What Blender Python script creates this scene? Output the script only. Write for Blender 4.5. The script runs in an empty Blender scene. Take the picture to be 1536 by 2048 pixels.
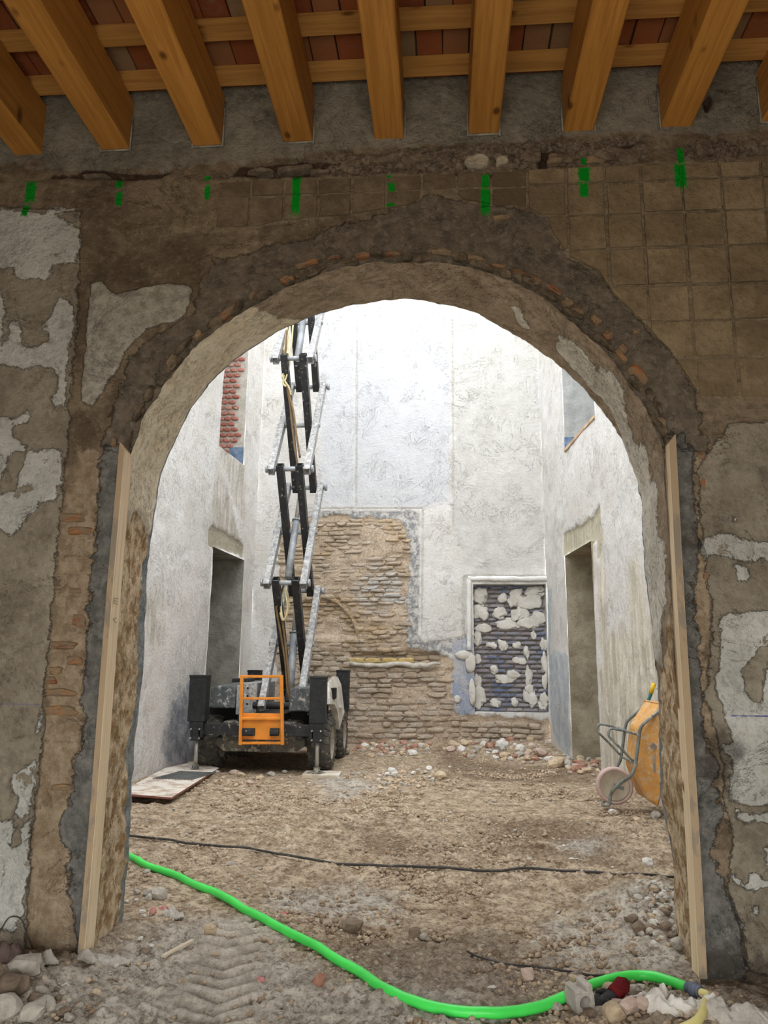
import bpy, bmesh, math, random
import numpy as np
from mathutils import Vector, Matrix

# ------------------------------------------------------------------ camera, sky, light, exposure
SC = bpy.context.scene
COL = SC.collection
CH, FPX = 1.5, 1500.0
YAW, PITCH, ROLL = math.radians(4.4), math.radians(11.4), math.radians(0.55)
CM = (Matrix.Rotation(YAW, 3, 'Z') @ Matrix.Rotation(math.pi/2 + PITCH, 3, 'X') @ Matrix.Rotation(ROLL, 3, 'Z'))
cam_data = bpy.data.cameras.new('camera')
cam_data.sensor_fit = 'VERTICAL'
cam_data.sensor_height = 36.0
cam_data.lens = FPX/2048.0*36.0
cam_data.clip_start = 0.05
cam_data.clip_end = 200
cam = bpy.data.objects.new('camera', cam_data)
COL.objects.link(cam)
cam.matrix_world = Matrix.Translation((0, 0, CH)) @ CM.to_4x4()
SC.camera = cam

SC.view_settings.view_transform = 'Standard'
SC.view_settings.look = 'None'
SC.view_settings.gamma = 1.0
SC.view_settings.use_curve_mapping = False
SC.view_settings.exposure = 0.14
SC.cycles.max_bounces = 8
SC.cycles.diffuse_bounces = 6
SC.cycles.glossy_bounces = 3
SC.cycles.caustics_reflective = False
SC.cycles.caustics_refractive = False

world = bpy.data.worlds.new('overcast_sky')
SC.world = world
world.use_nodes = True
wn = world.node_tree.nodes
wn['Background'].inputs[0].default_value = (0.965, 0.98, 1.0, 1)
wn['Background'].inputs[1].default_value = 4.3

# added fill lamp in an unseen, assumed doorway behind the camera, brightens the room
dl = bpy.data.lights.new('room_fill_light', 'AREA')
dl.shape = 'RECTANGLE'
dl.size = 4.2; dl.size_y = 2.3
dl.energy = 112
dl.color = (1.0, 0.93, 0.81)
dlo = bpy.data.objects.new('room_fill_light', dl)
dlo.location = (-0.3, -1.35, 1.2)
dlo.rotation_euler = (math.radians(90), 0, 0)     # faces +Y, into the room
COL.objects.link(dlo)

rnd = random.Random(7)
D = 4.1          # distance of the arch wall
TH = 0.5         # its thickness
BY = 14.3        # back wall of the courtyard

# ------------------------------------------------------------------ maths
RM = np.array(CM)
C0 = np.array([0, 0, CH])
def ray(x, y): return RM @ np.array([(x-768)/FPX, -(y-1024)/FPX, -1.0])
def atY(x, y, Y):
    d = ray(x, y); return C0 + d*Y/d[1]
def atZ(x, y, z=0.0):
    d = ray(x, y); return C0 + d*(z-CH)/d[2]

def _h(ix, iy, iz, seed):
    n = (ix*374761393 + iy*668265263 + iz*2147483647 + seed*1274126177) & 0xffffffff
    n = ((n ^ (n >> 13))*1274126177) & 0xffffffff
    n = n ^ (n >> 16)
    return (n & 0xffff)/65535.0
def vnoise(x, y, z=None, seed=0):
    x = np.asarray(x, float); y = np.asarray(y, float)
    z = np.zeros_like(x) if z is None else np.asarray(z, float)
    xi, yi, zi = np.floor(x).astype(np.int64), np.floor(y).astype(np.int64), np.floor(z).astype(np.int64)
    fx, fy, fz = x-xi, y-yi, z-zi
    fx, fy, fz = fx*fx*(3-2*fx), fy*fy*(3-2*fy), fz*fz*(3-2*fz)
    def c(a, b, d): return _h(xi+a, yi+b, zi+d, seed)
    r = 0
    for d in ((0, 1) if fz.any() else (0,)):
        wz = fz if d else 1-fz
        a = c(0, 0, d)*(1-fx)+c(1, 0, d)*fx
        b = c(0, 1, d)*(1-fx)+c(1, 1, d)*fx
        r = r + wz*(a*(1-fy)+b*fy)
    return r
def fbm(x, y, z=None, sc=1.0, octv=4, seed=0, rough=0.5):
    t = 0; a = 1; s = 0
    x = np.asarray(x, float)*sc; y = np.asarray(y, float)*sc
    z = None if z is None else np.asarray(z, float)*sc
    for k in range(octv):
        t = t + a*vnoise(x, y, z, seed+k*17); s += a
        a *= rough; x = x*2.03+3.1; y = y*2.03+1.7
        z = None if z is None else z*2.03
    return t/s*2-1          # -1..1
def sdf(px, py, poly):
    """signed distance to a polygon, positive inside"""
    poly = np.asarray(poly, float)
    d2 = np.full(px.shape, 1e9); ins = np.zeros(px.shape, bool)
    n = len(poly)
    for i in range(n):
        ax, ay = poly[i]; bx, by = poly[(i+1) % n]
        ex, ey = bx-ax, by-ay
        wx, wy = px-ax, py-ay
        t = np.clip((wx*ex+wy*ey)/(ex*ex+ey*ey+1e-12), 0, 1)
        dx, dy = wx-ex*t, wy-ey*t
        d2 = np.minimum(d2, dx*dx+dy*dy)
        c = ((ay > py) != (by > py))
        xx = (bx-ax)*(py-ay)/(by-ay if by != ay else 1e-9)+ax
        ins ^= c & (px < xx)
    return np.where(ins, 1, -1)*np.sqrt(d2)
def nearest_on(px, py, poly):
    poly = np.asarray(poly, float); best = np.full(px.shape, 1e9); ox = px.copy(); oy = py.copy()
    for i in range(len(poly)):
        ax, ay = poly[i]; bx, by = poly[(i+1) % len(poly)]
        ex, ey = bx-ax, by-ay
        t = np.clip(((px-ax)*ex+(py-ay)*ey)/(ex*ex+ey*ey+1e-12), 0, 1)
        qx, qy = ax+ex*t, ay+ey*t
        d = (px-qx)**2+(py-qy)**2
        m = d < best
        best = np.where(m, d, best); ox = np.where(m, qx, ox); oy = np.where(m, qy, oy)
    return ox, oy
def catmull(pts, n=8, closed=False):
    P = [np.array(p, float) for p in pts]; out = []
    m = len(P)
    for i in range(m if closed else m-1):
        p1, p2 = P[i], P[(i+1) % m]
        p0 = P[i-1] if (i > 0 or closed) else 2*p1-p2
        p3 = P[(i+2) % m] if (i+2 < m or closed) else 2*p2-p1
        for k in range(n):
            t = k/n
            out.append(0.5*((2*p1)+(-p0+p2)*t+(2*p0-5*p1+4*p2-p3)*t*t+(-p0+3*p1-3*p2+p3)*t**3))
    if not closed: out.append(P[-1])
    return out

# ------------------------------------------------------------------ objects
def link(o, parent=None):
    COL.objects.link(o)
    if parent is not None: o.parent = parent
    return o
def mesh_data(name, v, f, mat=None, smooth=False, attrs=None):
    me = bpy.data.meshes.new(name)
    if isinstance(v, np.ndarray) and isinstance(f, np.ndarray):
        me.vertices.add(len(v)); me.vertices.foreach_set('co', v.astype(np.float32).ravel())
        k = f.shape[1]
        me.loops.add(f.size); me.loops.foreach_set('vertex_index', f.astype(np.int32).ravel())
        me.polygons.add(len(f))
        me.polygons.foreach_set('loop_start', np.arange(0, f.size, k, dtype=np.int32))
        me.polygons.foreach_set('loop_total', np.full(len(f), k, dtype=np.int32))
        me.update(calc_edges=True)
    else:
        me.from_pydata([tuple(map(float, p)) for p in v], [], [tuple(map(int, q)) for q in f])
    if smooth: me.polygons.foreach_set('use_smooth', np.ones(len(me.polygons), bool))
    if attrs:
        for k, a in attrs.items():
            at = me.attributes.new(k, 'FLOAT', 'POINT'); at.data.foreach_set('value', np.asarray(a, np.float32).ravel())
    if mat: me.materials.append(mat)
    me.validate()
    return me
def mesh(name, v, f, mat=None, parent=None, smooth=False, attrs=None):
    return link(bpy.data.objects.new(name, mesh_data(name, v, f, mat, smooth, attrs)), parent)
def empty(name, loc):
    o = bpy.data.objects.new(name, None); o.location = tuple(map(float, loc)); o.empty_display_size = 0.1
    link(o); bpy.context.view_layer.update() if False else None
    return o
def tag(o, label, cat, group=None, kind=None):
    o['label'] = label; o['category'] = cat
    if group: o['group'] = group
    if kind: o['kind'] = kind
    return o
def structure(o): o['kind'] = 'structure'; return o
def off(o, root):
    """re-express a mesh built in world coordinates under an Empty"""
    o.parent = root
    o.location = Vector(o.location) - Vector(root.location)
    return o

class MB:
    def __init__(s): s.v = []; s.f = []; s.sm = []
    def add(s, v, f, sm=False):
        b = len(s.v); s.v += [tuple(map(float, p)) for p in v]; s.f += [tuple(b+i for i in q) for q in f]; s.sm += [sm]*len(f); return s
    def box(s, c, d, rot=None, taper=(1, 1), ch=0.0):
        x, y, z = [k/2 for k in d]; V = []
        for sz in (-1, 1):
            for sx, sy in ((-1, -1), (1, -1), (1, 1), (-1, 1)):
                t = taper if sz > 0 else (1, 1)
                V.append(Vector((sx*x*t[0], sy*y*t[1], sz*z)))
        if rot is not None: V = [rot @ p for p in V]
        V = [p+Vector(c) for p in V]
        return s.add(V, [(3, 2, 1, 0), (4, 5, 6, 7), (0, 1, 5, 4), (1, 2, 6, 5), (2, 3, 7, 6), (3, 0, 4, 7)])
    def bar(s, a, b, w, h, up=(0, 0, 1), ext=0.0, hollow=0.0):
        """rectangular tube from a to b: w across, h along 'up'; hollow = depth of the open ends"""
        a, b = Vector(a), Vector(b); d = (b-a); L = d.length+2*ext; d.normalize()
        r = d.cross(Vector(up)); r.normalize(); u = r.cross(d)
        R = Matrix((r, d, u)).transposed(); c = (a+b)/2
        if not hollow: return s.box(c, (w, L, h), R)
        V = []; t = min(w, h)*0.13
        for (yy, k) in ((-L/2+hollow, 1), (-L/2, 1), (-L/2, 0), (L/2, 0), (L/2, 1), (L/2-hollow, 1)):
            ww, hh = (w/2-t*k, h/2-t*k)
            for sx, sz in ((-1, -1), (1, -1), (1, 1), (-1, 1)): V.append(R @ Vector((sx*ww, yy, sz*hh))+c)
        F = [(0, 1, 2, 3), (23, 22, 21, 20)]
        for k in range(5):
            for j in range(4):
                F.append((k*4+j, k*4+4+j, k*4+4+(j+1) % 4, k*4+(j+1) % 4))
        F = [q[::-1] for q in F]
        return s.add(V, F)
    def cyl(s, a, b, r, n=12, r2=None, cap=True):
        a, b = Vector(a), Vector(b); d = (b-a).normalized(); r2 = r if r2 is None else r2
        p = d.orthogonal().normalized(); q = d.cross(p)
        V = [a+(p*math.cos(t)+q*math.sin(t))*r for t in [2*math.pi*i/n for i in range(n)]]
        V += [b+(p*math.cos(t)+q*math.sin(t))*r2 for t in [2*math.pi*i/n for i in range(n)]]
        s.add(V, [(i, (i+1) % n, n+(i+1) % n, n+i) for i in range(n)], True)
        if cap: s.f += [tuple(len(s.v)-2*n+i for i in range(n))[::-1], tuple(len(s.v)-n+i for i in range(n))]; s.sm += [False, False]
        return s
    def tube(s, pts, r, n=10, cap=True, rad=None):
        P = [Vector(tuple(map(float, p))) for p in pts]; V = []
        up = None
        for i, p in enumerate(P):
            d = (P[min(i+1, len(P)-1)]-P[max(i-1, 0)]).normalized()
            if up is None: up = d.orthogonal().normalized()
            up = (up-d*up.dot(d)).normalized(); q = d.cross(up)
            rr = r if rad is None else rad[i]
            V += [p+(up*math.cos(t)+q*math.sin(t))*rr for t in [2*math.pi*k/n for k in range(n)]]
        F = [(i*n+k, i*n+(k+1) % n, (i+1)*n+(k+1) % n, (i+1)*n+k) for i in range(len(P)-1) for k in range(n)]
        s.add(V, F, True)
        if cap: b = len(s.v)-len(V); s.f += [tuple(b+k for k in range(n))[::-1], tuple(len(s.v)-n+k for k in range(n))]; s.sm += [False, False]
        return s
    def prism(s, prof, a, b, axis):
        """closed profile (2-D) extruded along axis x or y from a to b; profile given in the two other axes"""
        n = len(prof); V = []
        for t in (a, b):
            for p in prof: V.append((t, p[0], p[1]) if axis == 'x' else (p[0], t, p[1]))
        F = [tuple(range(n)), tuple(range(2*n-1, n-1, -1))]+[(i, n+i, n+(i+1) % n, (i+1) % n) for i in range(n)]
        return s.add(V, F)
    def lathe(s, prof, c, axis='x', n=32):
        """profile list of (along, radius)"""
        V = []
        for (a, r) in prof:
            for k in range(n):
                t = 2*math.pi*k/n; p, q = r*math.cos(t), r*math.sin(t)
                V.append((c[0]+a, c[1]+p, c[2]+q) if axis == 'x' else (c[0]+p, c[1]+a, c[2]+q) if axis == 'y' else (c[0]+p, c[1]+q, c[2]+a))
        m = len(prof)
        F = [(i*n+k, i*n+(k+1) % n, (i+1)*n+(k+1) % n, (i+1)*n+k) for i in range(m-1) for k in range(n)]
        return s.add(V, F, True)
    def build(s, name, mat, parent=None, bevel=0.0, world=True, recalc=True):
        me = bpy.data.meshes.new(name); me.from_pydata(s.v, [], s.f)
        me.polygons.foreach_set('use_smooth', np.array(s.sm, bool))
        if recalc:
            bm = bmesh.new(); bm.from_mesh(me); bmesh.ops.recalc_face_normals(bm, faces=bm.faces); bm.to_mesh(me); bm.free()
        me.materials.append(mat); o = bpy.data.objects.new(name, me); COL.objects.link(o)
        if parent is not None:
            o.parent = parent
            if world: o.location = -Vector(root_loc(parent))
        if bevel:
            b = o.modifiers.new('bevel', 'BEVEL'); b.width = bevel; b.segments = 2; b.limit_method = 'ANGLE'; b.angle_limit = math.radians(40)
        return o
def root_loc(p):
    l = Vector((0, 0, 0))
    while p is not None: l += Vector(p.location); p = p.parent
    return l

# ------------------------------------------------------------------ materials
class NT:
    def __init__(s, name):
        s.m = bpy.data.materials.new(name); s.m.use_nodes = True; s.t = s.m.node_tree; s.n = s.t.nodes
        s.b = s.n['Principled BSDF']; s.b.inputs['Roughness'].default_value = 0.9
        s.b.inputs['Specular IOR Level'].default_value = 0.25; s._c = {}
    def L(s, a, b): s.t.links.new(a, b)
    def put(s, sock, v):
        if hasattr(v, 'is_linked') or isinstance(v, bpy.types.NodeSocket): s.L(v, sock)
        elif isinstance(v, (tuple, list)): sock.default_value = tuple(v)+((1,) if len(v) == 3 and len(sock.default_value) == 4 else ())
        else: sock.default_value = v
    def pos(s, obj=False):
        k = 'obj' if obj else 'geo'
        if k not in s._c:
            s._c[k] = s.n.new('ShaderNodeTexCoord').outputs['Object'] if obj else s.n.new('ShaderNodeNewGeometry').outputs['Position']
        return s._c[k]
    def noise(s, sc=5, det=4, ro=0.6, vec=None, stretch=None, dist=0.0):
        n = s.n.new('ShaderNodeTexNoise'); n.inputs['Scale'].default_value = sc; n.inputs['Detail'].default_value = det
        n.inputs['Roughness'].default_value = ro; n.inputs['Distortion'].default_value = dist
        v = vec if vec is not None else s.pos()
        if stretch:
            m = s.n.new('ShaderNodeMapping'); m.inputs['Scale'].default_value = stretch; s.L(v, m.inputs[0]); v = m.outputs[0]
        s.L(v, n.inputs['Vector']); return n.outputs['Fac']
    def vor(s, sc=5, feat='F1', vec=None, out='Distance'):
        n = s.n.new('ShaderNodeTexVoronoi'); n.inputs['Scale'].default_value = sc; n.feature = feat
        s.L(vec if vec is not None else s.pos(), n.inputs['Vector']); return n.outputs[out]
    def math(s, op, a, b=0.0, c=0.0, clamp=False):
        n = s.n.new('ShaderNodeMath'); n.operation = op; n.use_clamp = clamp
        for i, v in enumerate((a, b, c)):
            if i < len(n.inputs): s.put(n.inputs[i], v)
        return n.outputs[0]
    def mr(s, v, a, b, c=0.0, d=1.0, sm=True):
        n = s.n.new('ShaderNodeMapRange'); n.interpolation_type = 'SMOOTHSTEP' if sm else 'LINEAR'
        s.put(n.inputs['Value'], v)
        for k, q in (('From Min', a), ('From Max', b), ('To Min', c), ('To Max', d)): s.put(n.inputs[k], q)
        return n.outputs['Result']
    def mix(s, f, a, b, mode='MIX'):
        n = s.n.new('ShaderNodeMix'); n.data_type = 'RGBA'; n.blend_type = mode
        s.put(n.inputs[0], f); s.put(n.inputs[6], a); s.put(n.inputs[7], b); return n.outputs[2]
    def ramp(s, f, stops):
        n = s.n.new('ShaderNodeValToRGB'); e = n.color_ramp.elements
        while len(e) < len(stops): e.new(0.5)
        for k, (p, c) in enumerate(stops): e[k].position = p; e[k].color = tuple(c)+(1,)
        s.put(n.inputs[0], f); return n.outputs[0]
    def attr(s, name):
        n = s.n.new('ShaderNodeAttribute'); n.attribute_name = name; return n.outputs['Fac']
    def rand(s): return s.n.new('ShaderNodeObjectInfo').outputs['Random']
    def hsv(s, col, h=0.5, sa=1.0, v=1.0):
        n = s.n.new('ShaderNodeHueSaturation'); s.put(n.inputs['Hue'], h); s.put(n.inputs['Saturation'], sa); s.put(n.inputs['Value'], v); s.put(n.inputs['Color'], col); return n.outputs[0]
    def bump(s, h, dist=0.01, st=1.0, prev=None):
        n = s.n.new('ShaderNodeBump'); n.inputs['Distance'].default_value = dist; n.inputs['Strength'].default_value = st
        s.put(n.inputs['Height'], h)
        if prev is not None: s.L(prev, n.inputs['Normal'])
        s._bump = n.outputs[0]; return n.outputs[0]
    def done(s, col, rough=None, metal=None, normal=None, spec=None):
        s.put(s.b.inputs['Base Color'], col)
        if rough is not None: s.put(s.b.inputs['Roughness'], rough)
        if metal is not None: s.put(s.b.inputs['Metallic'], metal)
        if spec is not None: s.put(s.b.inputs['Specular IOR Level'], spec)
        if normal is not None: s.L(normal, s.b.inputs['Normal'])
        return s.m
def lin(r, g, b): return tuple((c/255/12.92 if c/255 < 0.04045 else ((c/255+0.055)/1.055)**2.4) for c in (r, g, b))
def edge(n, a, nz, amp, w=0.004):
    """mask of a signed-distance attribute with a ragged edge"""
    v = n.math('MULTIPLY_ADD', n.math('SUBTRACT', nz, 0.5), amp*2, n.attr(a))
    return n.mr(v, -w, w)

def mat_simple(name, col, rough=0.6, metal=0.0, var=0.25, sc=8, bump=0.002, bsc=60, dust=None, dustamt=0.45, obj=True, spec=0.3):
    n = NT(name); p = n.pos(obj)
    a = n.noise(sc, 4, 0.6, p)
    c = n.mix(n.mr(a, 0.3, 0.7), tuple(k*(1-var) for k in col), tuple(min(1, k*(1+var)) for k in col))
    r = rough
    if dust:
        d = n.noise(sc*1.7, 6, 0.75, p); c = n.mix(n.mr(d, 1-dustamt-0.02, 1-dustamt+0.1), c, dust)
    return n.done(c, rough, metal, n.bump(n.noise(bsc, 3, 0.6, p), bump), spec)

# ------------------------------------------------------------------ wall surfaces
class Surf:
    def __init__(s, o, u, n):
        s.o = np.array(o, float); s.u = np.array(u, float)/np.linalg.norm(u); s.n = np.array(n, float)/np.linalg.norm(n)
    def pix(s, x, y):
        d = ray(x, y); t = np.dot(s.o-C0, s.n)/np.dot(d, s.n); p = C0+d*t
        return (float(np.dot(p-s.o, s.u)), float(p[2]))
    def poly(s, pts): return [s.pix(*p) for p in pts]
    def at(s, u, v, d=0.0): return s.o*np.array([1, 1, 0])+s.u*u+np.array([0, 0, 1])*v+s.n*d
def panel(name, S, u0, u1, v0, v1, cell, holes, attrs, disp, mat, parent=None):
    """a fine sheet of wall with holes cut to their outlines, carrying signed-distance attributes"""
    nu, nv = int((u1-u0)/cell)+1, int((v1-v0)/cell)+1
    U, V = np.meshgrid(np.linspace(u0, u1, nu), np.linspace(v0, v1, nv))
    U = U.ravel(); V = V.ravel(); keepv = np.ones(U.shape, bool)
    hs = None
    for h in holes:
        d = sdf(U, V, h); hs = d if hs is None else np.maximum(hs, d)
        m = np.abs(d) < cell*0.72
        if m.any():
            a, b = nearest_on(U[m], V[m], h); U[m] = a; V[m] = b
    i = np.arange(nu*nv).reshape(nv, nu)
    F = np.stack([i[:-1, :-1].ravel(), i[:-1, 1:].ravel(), i[1:, 1:].ravel(), i[1:, :-1].ravel()], 1)
    if holes:
        cu = U[F].mean(1); cv = V[F].mean(1); k = np.ones(len(F), bool)
        for h in holes: k &= sdf(cu, cv, h) < 0
        F = F[k]
    A = {k: f(U, V) for k, f in attrs.items()}
    dd = disp(U, V, A) if disp else np.zeros_like(U)
    P = S.o*np.array([1, 1, 0])+U[:, None]*S.u+V[:, None]*np.array([0, 0, 1])+dd[:, None]*S.n
    fn = np.cross(S.u, [0, 0, 1])
    if np.dot(fn, S.n) < 0: F = F[:, ::-1]
    return mesh(name, P, np.ascontiguousarray(F), mat, parent, True, A)
def multi(S, polys, rag=0.01, rsc=14, seed=3):
    rag *= 1.8
    P = [S.poly(p) for p in polys]
    def f(U, V):
        r = None
        for p in P:
            d = sdf(U, V, p); r = d if r is None else np.maximum(r, d)
        return r + rag*fbm(U, V, sc=rsc, octv=4, seed=seed)
    return f
def crop(pts, s, ox, oy, sy=None): return [(x*s+ox, y*(sy or s)+oy) for x, y in pts]

FRONT = Surf((0, D, 0), (1, 0, 0), (0, -1, 0))
BACK = Surf((0, BY, 0), (1, 0, 0), (0, -1, 0))
ldir = np.array([-3.88+3.62, 9.5-BY, 0]); LEFT = Surf((-3.62, BY, 0), ldir, (ldir[1]*-1, ldir[0], 0))
rdir = np.array([2.23-2.08, 11.1-12.96, 0]); _r0 = 2.08-(BY-12.96)*0.15/1.86
RIGHT = Surf((_r0, BY, 0), rdir, (rdir[1], -rdir[0], 0))
if LEFT.n[0] < 0: LEFT.n = -LEFT.n
if RIGHT.n[0] > 0: RIGHT.n = -RIGHT.n

# outline of the archway: pairs of (front edge, rear edge) in the photograph
PAIR = [((180, 1935), (238, 1905)), ((192, 1750), (253, 1750)), ((203, 1600), (262, 1600)), ((215, 1450), (274, 1450)),
 ((228, 1300), (287, 1310)), ((240, 1150), (293, 1170)), ((250, 1020), (302, 1060)), ((256, 930), (322, 950)), ((283, 850), (362, 855)),
 ((322, 785), (405, 785)), ((375, 715), (460, 728)), ((433, 664), (525, 680)), ((500, 617), (590, 645)), ((580, 575), (660, 622)),
 ((660, 545), (730, 606)), ((740, 528), (800, 600)), ((820, 526), (870, 604)), ((900, 532), (935, 621)), ((970, 545), (1000, 652)),
 ((1035, 570), (1060, 688)), ((1100, 610), (1115, 730)), ((1160, 660), (1165, 775)), ((1215, 712), (1205, 825)), ((1262, 775), (1243, 880)),
 ((1300, 840), (1270, 940)), ((1322, 900), (1283, 1010)), ((1330, 1000), (1288, 1090)), ((1337, 1100), (1296, 1190)), ((1345, 1250), (1309, 1300)),
 ((1357, 1400), (1318, 1430)), ((1368, 1550), (1323, 1590)), ((1380, 1700), (1348, 1720)), ((1392, 1850), (1352, 1850)), ((1402, 1975), (1365, 1945))]
SUB = 12
FA = np.array(catmull([np.array(FRONT.pix(*a)) for a, b in PAIR], SUB))
REAR = Surf((0, D+TH, 0), (1, 0, 0), (0, -1, 0))
RA = np.array(catmull([np.array(REAR.pix(*b)) for a, b in PAIR], SUB))
_k = np.arange(len(FA))
def rag(A, amp, seed):
    t = np.gradient(A, axis=0); t /= np.linalg.norm(t, axis=1)[:, None]; nn = np.stack([-t[:, 1], t[:, 0]], 1)
    return A+nn*(amp*fbm(_k*0.13, _k*0.0, octv=5, seed=seed, rough=0.7))[:, None]
FA = rag(FA, 0.022, 5); RA = rag(RA, 0.018, 9)
def closed(A): return [(A[0][0], -0.3)]+[tuple(p) for p in A]+[(A[-1][0], -0.3)]
HOLE_F, HOLE_R = closed(FA), closed(RA)

c1 = lambda p: crop(p, .3255, 0, 350)
c2 = lambda p: crop(p, .464, 0, 1000)
c4 = lambda p: crop(p, .5602, 1150, 900)
WHITE = [c1([(-60, 210), (90, 215), (130, 235), (290, 245), (300, 210), (380, 195), (460, 205), (455, 230), (350, 255), (420, 300), (500, 350), (495, 430), (470, 560), (430, 550), (330, 560), (310, 640), (230, 650), (150, 665), (105, 640), (95, 580), (-60, 570)]),
 c1([(380, 755), (465, 815), (460, 990), (430, 1100), (420, 1240), (420, 1450), (400, 1440), (340, 1410), (320, 1380), (360, 1320), (370, 1250), (330, 1200), (250, 1175), (190, 1205), (100, 1185), (-60, 1170), (-60, 1060), (60, 1020), (80, 920), (120, 905), (150, 950), (150, 1075), (230, 1080), (270, 1040), (310, 1020), (270, 940), (320, 880), (350, 800)]),
 c1([(-60, 700), (20, 700), (45, 860), (30, 900), (35, 1050), (-60, 1060)]),
 c1([(-60, 1490), (110, 1500), (180, 1440), (200, 1470), (180, 1530), (90, 1545), (80, 1600), (170, 1670), (150, 1710), (80, 1700), (60, 1760), (20, 1880), (-60, 1900)]),
 [(58, 905), (85, 900), (120, 905), (128, 920), (122, 975), (112, 1000), (80, 1010), (60, 1030), (40, 1060), (25, 1068), (-20, 1050), (-20, 990), (35, 985), (40, 955), (50, 930)],
 c2([(160, 1115), (150, 1250), (130, 1340), (100, 1370), (75, 1350), (90, 1280), (50, 1230), (60, 1190), (110, 1160)]),
 c2([(-40, 1385), (60, 1380), (70, 1420), (40, 1460), (60, 1500), (100, 1480), (95, 1420), (132, 1375), (130, 1500), (120, 1660), (105, 1790), (60, 1850), (-40, 1840)]),
 c2([(180, 870), (187, 880), (178, 990), (165, 1000), (170, 930)]),
 c4([(440, 330), (510, 290), (560, 310), (600, 320), (720, 330), (720, 400), (640, 390), (600, 400), (540, 370), (500, 370), (455, 400)]),
 c4([(565, 410), (600, 415), (620, 450), (600, 490), (575, 465)]),
 c4([(520, 600), (600, 575), (720, 565), (720, 685), (670, 700), (640, 705), (625, 760), (585, 790), (600, 860), (630, 900), (655, 900), (665, 830), (689, 760), (720, 740), (720, 1270), (620, 1270), (560, 1250), (545, 1200), (560, 1100), (530, 1060), (560, 1050), (545, 980), (500, 880), (495, 820), (510, 780), (515, 700), (510, 650)]),
 c4([(575, 1280), (620, 1290), (650, 1300), (720, 1290), (720, 1325), (640, 1335), (600, 1335), (570, 1310)]),
 c4([(540, 1500), (600, 1540), (640, 1510), (720, 1550), (640, 1580), (570, 1550)]),
 c4([(672, 1420), (720, 1390), (720, 1490), (675, 1480)]), c4([(632, 1620), (650, 1630), (645, 1655), (630, 1645)]), c4([(560, 238), (572, 236), (570, 256), (560, 255)])]
PALE = [c1([(560, 670), (620, 655), (660, 690), (700, 720), (740, 730), (800, 710), (880, 690), (1040, 665), (1170, 680), (1185, 710), (1160, 770), (1150, 860), (1080, 905), (1000, 925), (900, 950), (830, 1030), (770, 1090), (740, 1190), (660, 1290), (600, 1390), (570, 1425), (500, 1400), (510, 1250), (530, 1050), (545, 900), (555, 800)])]
BEIGE = [[(-120, 405), (163, 425), (158, 620), (142, 800), (130, 950), (118, 1050), (110, 1200), (95, 1330), (85, 1500), (65, 1650), (52, 1900), (40, 2010), (-120, 2010)],
 [(1392, 940), (1460, 850), (1640, 830), (1640, 1990), (1490, 1935), (1480, 1852), (1452, 1774), (1465, 1700), (1450, 1600), (1445, 1500), (1410, 1400), (1425, 1250), (1405, 1100)]]
TILEZ = [(345, 362), (700, 350), (1050, 338), (1290, 322), (1400, 318), (1700, 300), (1700, 800), (1536, 800), (1402, 796), (1391, 781), (1344, 708), (1278, 638), (1226, 587), (1197, 543), (1138, 514), (1106, 470), (1095, 436), (1043, 411), (1000, 412), (930, 400), (910, 385), (850, 390), (820, 410), (690, 430), (560, 442), (480, 462), (345, 468)]
BAND = [[(195, 900), (215, 840), (235, 790), (250, 735), (275, 690), (340, 655), (385, 625), (400, 560), (430, 520), (520, 500), (600, 480), (690, 445), (740, 430), (850, 395), (925, 400), (1043, 418), (1095, 440), (1106, 470), (1138, 514), (1197, 545), (1226, 587), (1278, 638), (1344, 708), (1391, 781), (1412, 900), (1300, 900)]]
CEMENT = [[(205, 890), (262, 893), (262, 900), (232, 1300), (195, 1945), (140, 1945), (153, 1858), (135, 1789), (139, 1705), (116, 1668), (148, 1598), (148, 1538), (167, 1455), (162, 1408), (172, 1297), (179, 1186), (190, 1093), (195, 1000)],
 [(1325, 865), (1370, 868), (1385, 900), (1391, 984), (1396, 1068), (1399, 1124), (1385, 1165), (1388, 1214), (1396, 1292), (1402, 1365), (1405, 1460), (1441, 1533), (1430, 1572), (1447, 1645), (1424, 1707), (1452, 1774), (1480, 1852), (1492, 1936), (1480, 2000), (1395, 2000), (1380, 1700), (1350, 1300), (1335, 1000)]]
GREYTOP = [[(-400, 335), (0, 320), (90, 340), (330, 340), (470, 325), (700, 300), (1050, 285), (1280, 262), (1320, 275), (1440, 265), (1536, 255), (1900, 240), (1900, -400), (-400, -400)]]
CREV = [[(95, 353), (105, 346), (150, 345), (165, 335), (200, 336), (260, 343), (300, 343), (337, 341), (322, 352), (300, 356), (250, 357), (200, 353)],
 [(465, 348), (478, 330), (520, 330), (560, 324), (640, 320), (682, 322), (640, 333), (667, 343), (600, 349), (500, 352)],
 [(1075, 302), (1110, 298), (1120, 330), (1080, 336)], [(1236, 292), (1250, 286), (1272, 282), (1262, 292), (1245, 299)],
 [(1407, 200), (1424, 186), (1425, 205), (1414, 220)], [(905, 344), (960, 342), (985, 348), (930, 352)], [(930, 318), (945, 312), (940, 335), (928, 333)]]
ROUGHB = [[(350, 358), (460, 350), (690, 310), (820, 300), (1060, 288), (1280, 268), (1292, 300), (1290, 330), (1050, 340), (700, 352)], [(1370, 285), (1400, 280), (1540, 270), (1540, 305), (1400, 325), (1370, 320)]]
GREEN = []
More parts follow.
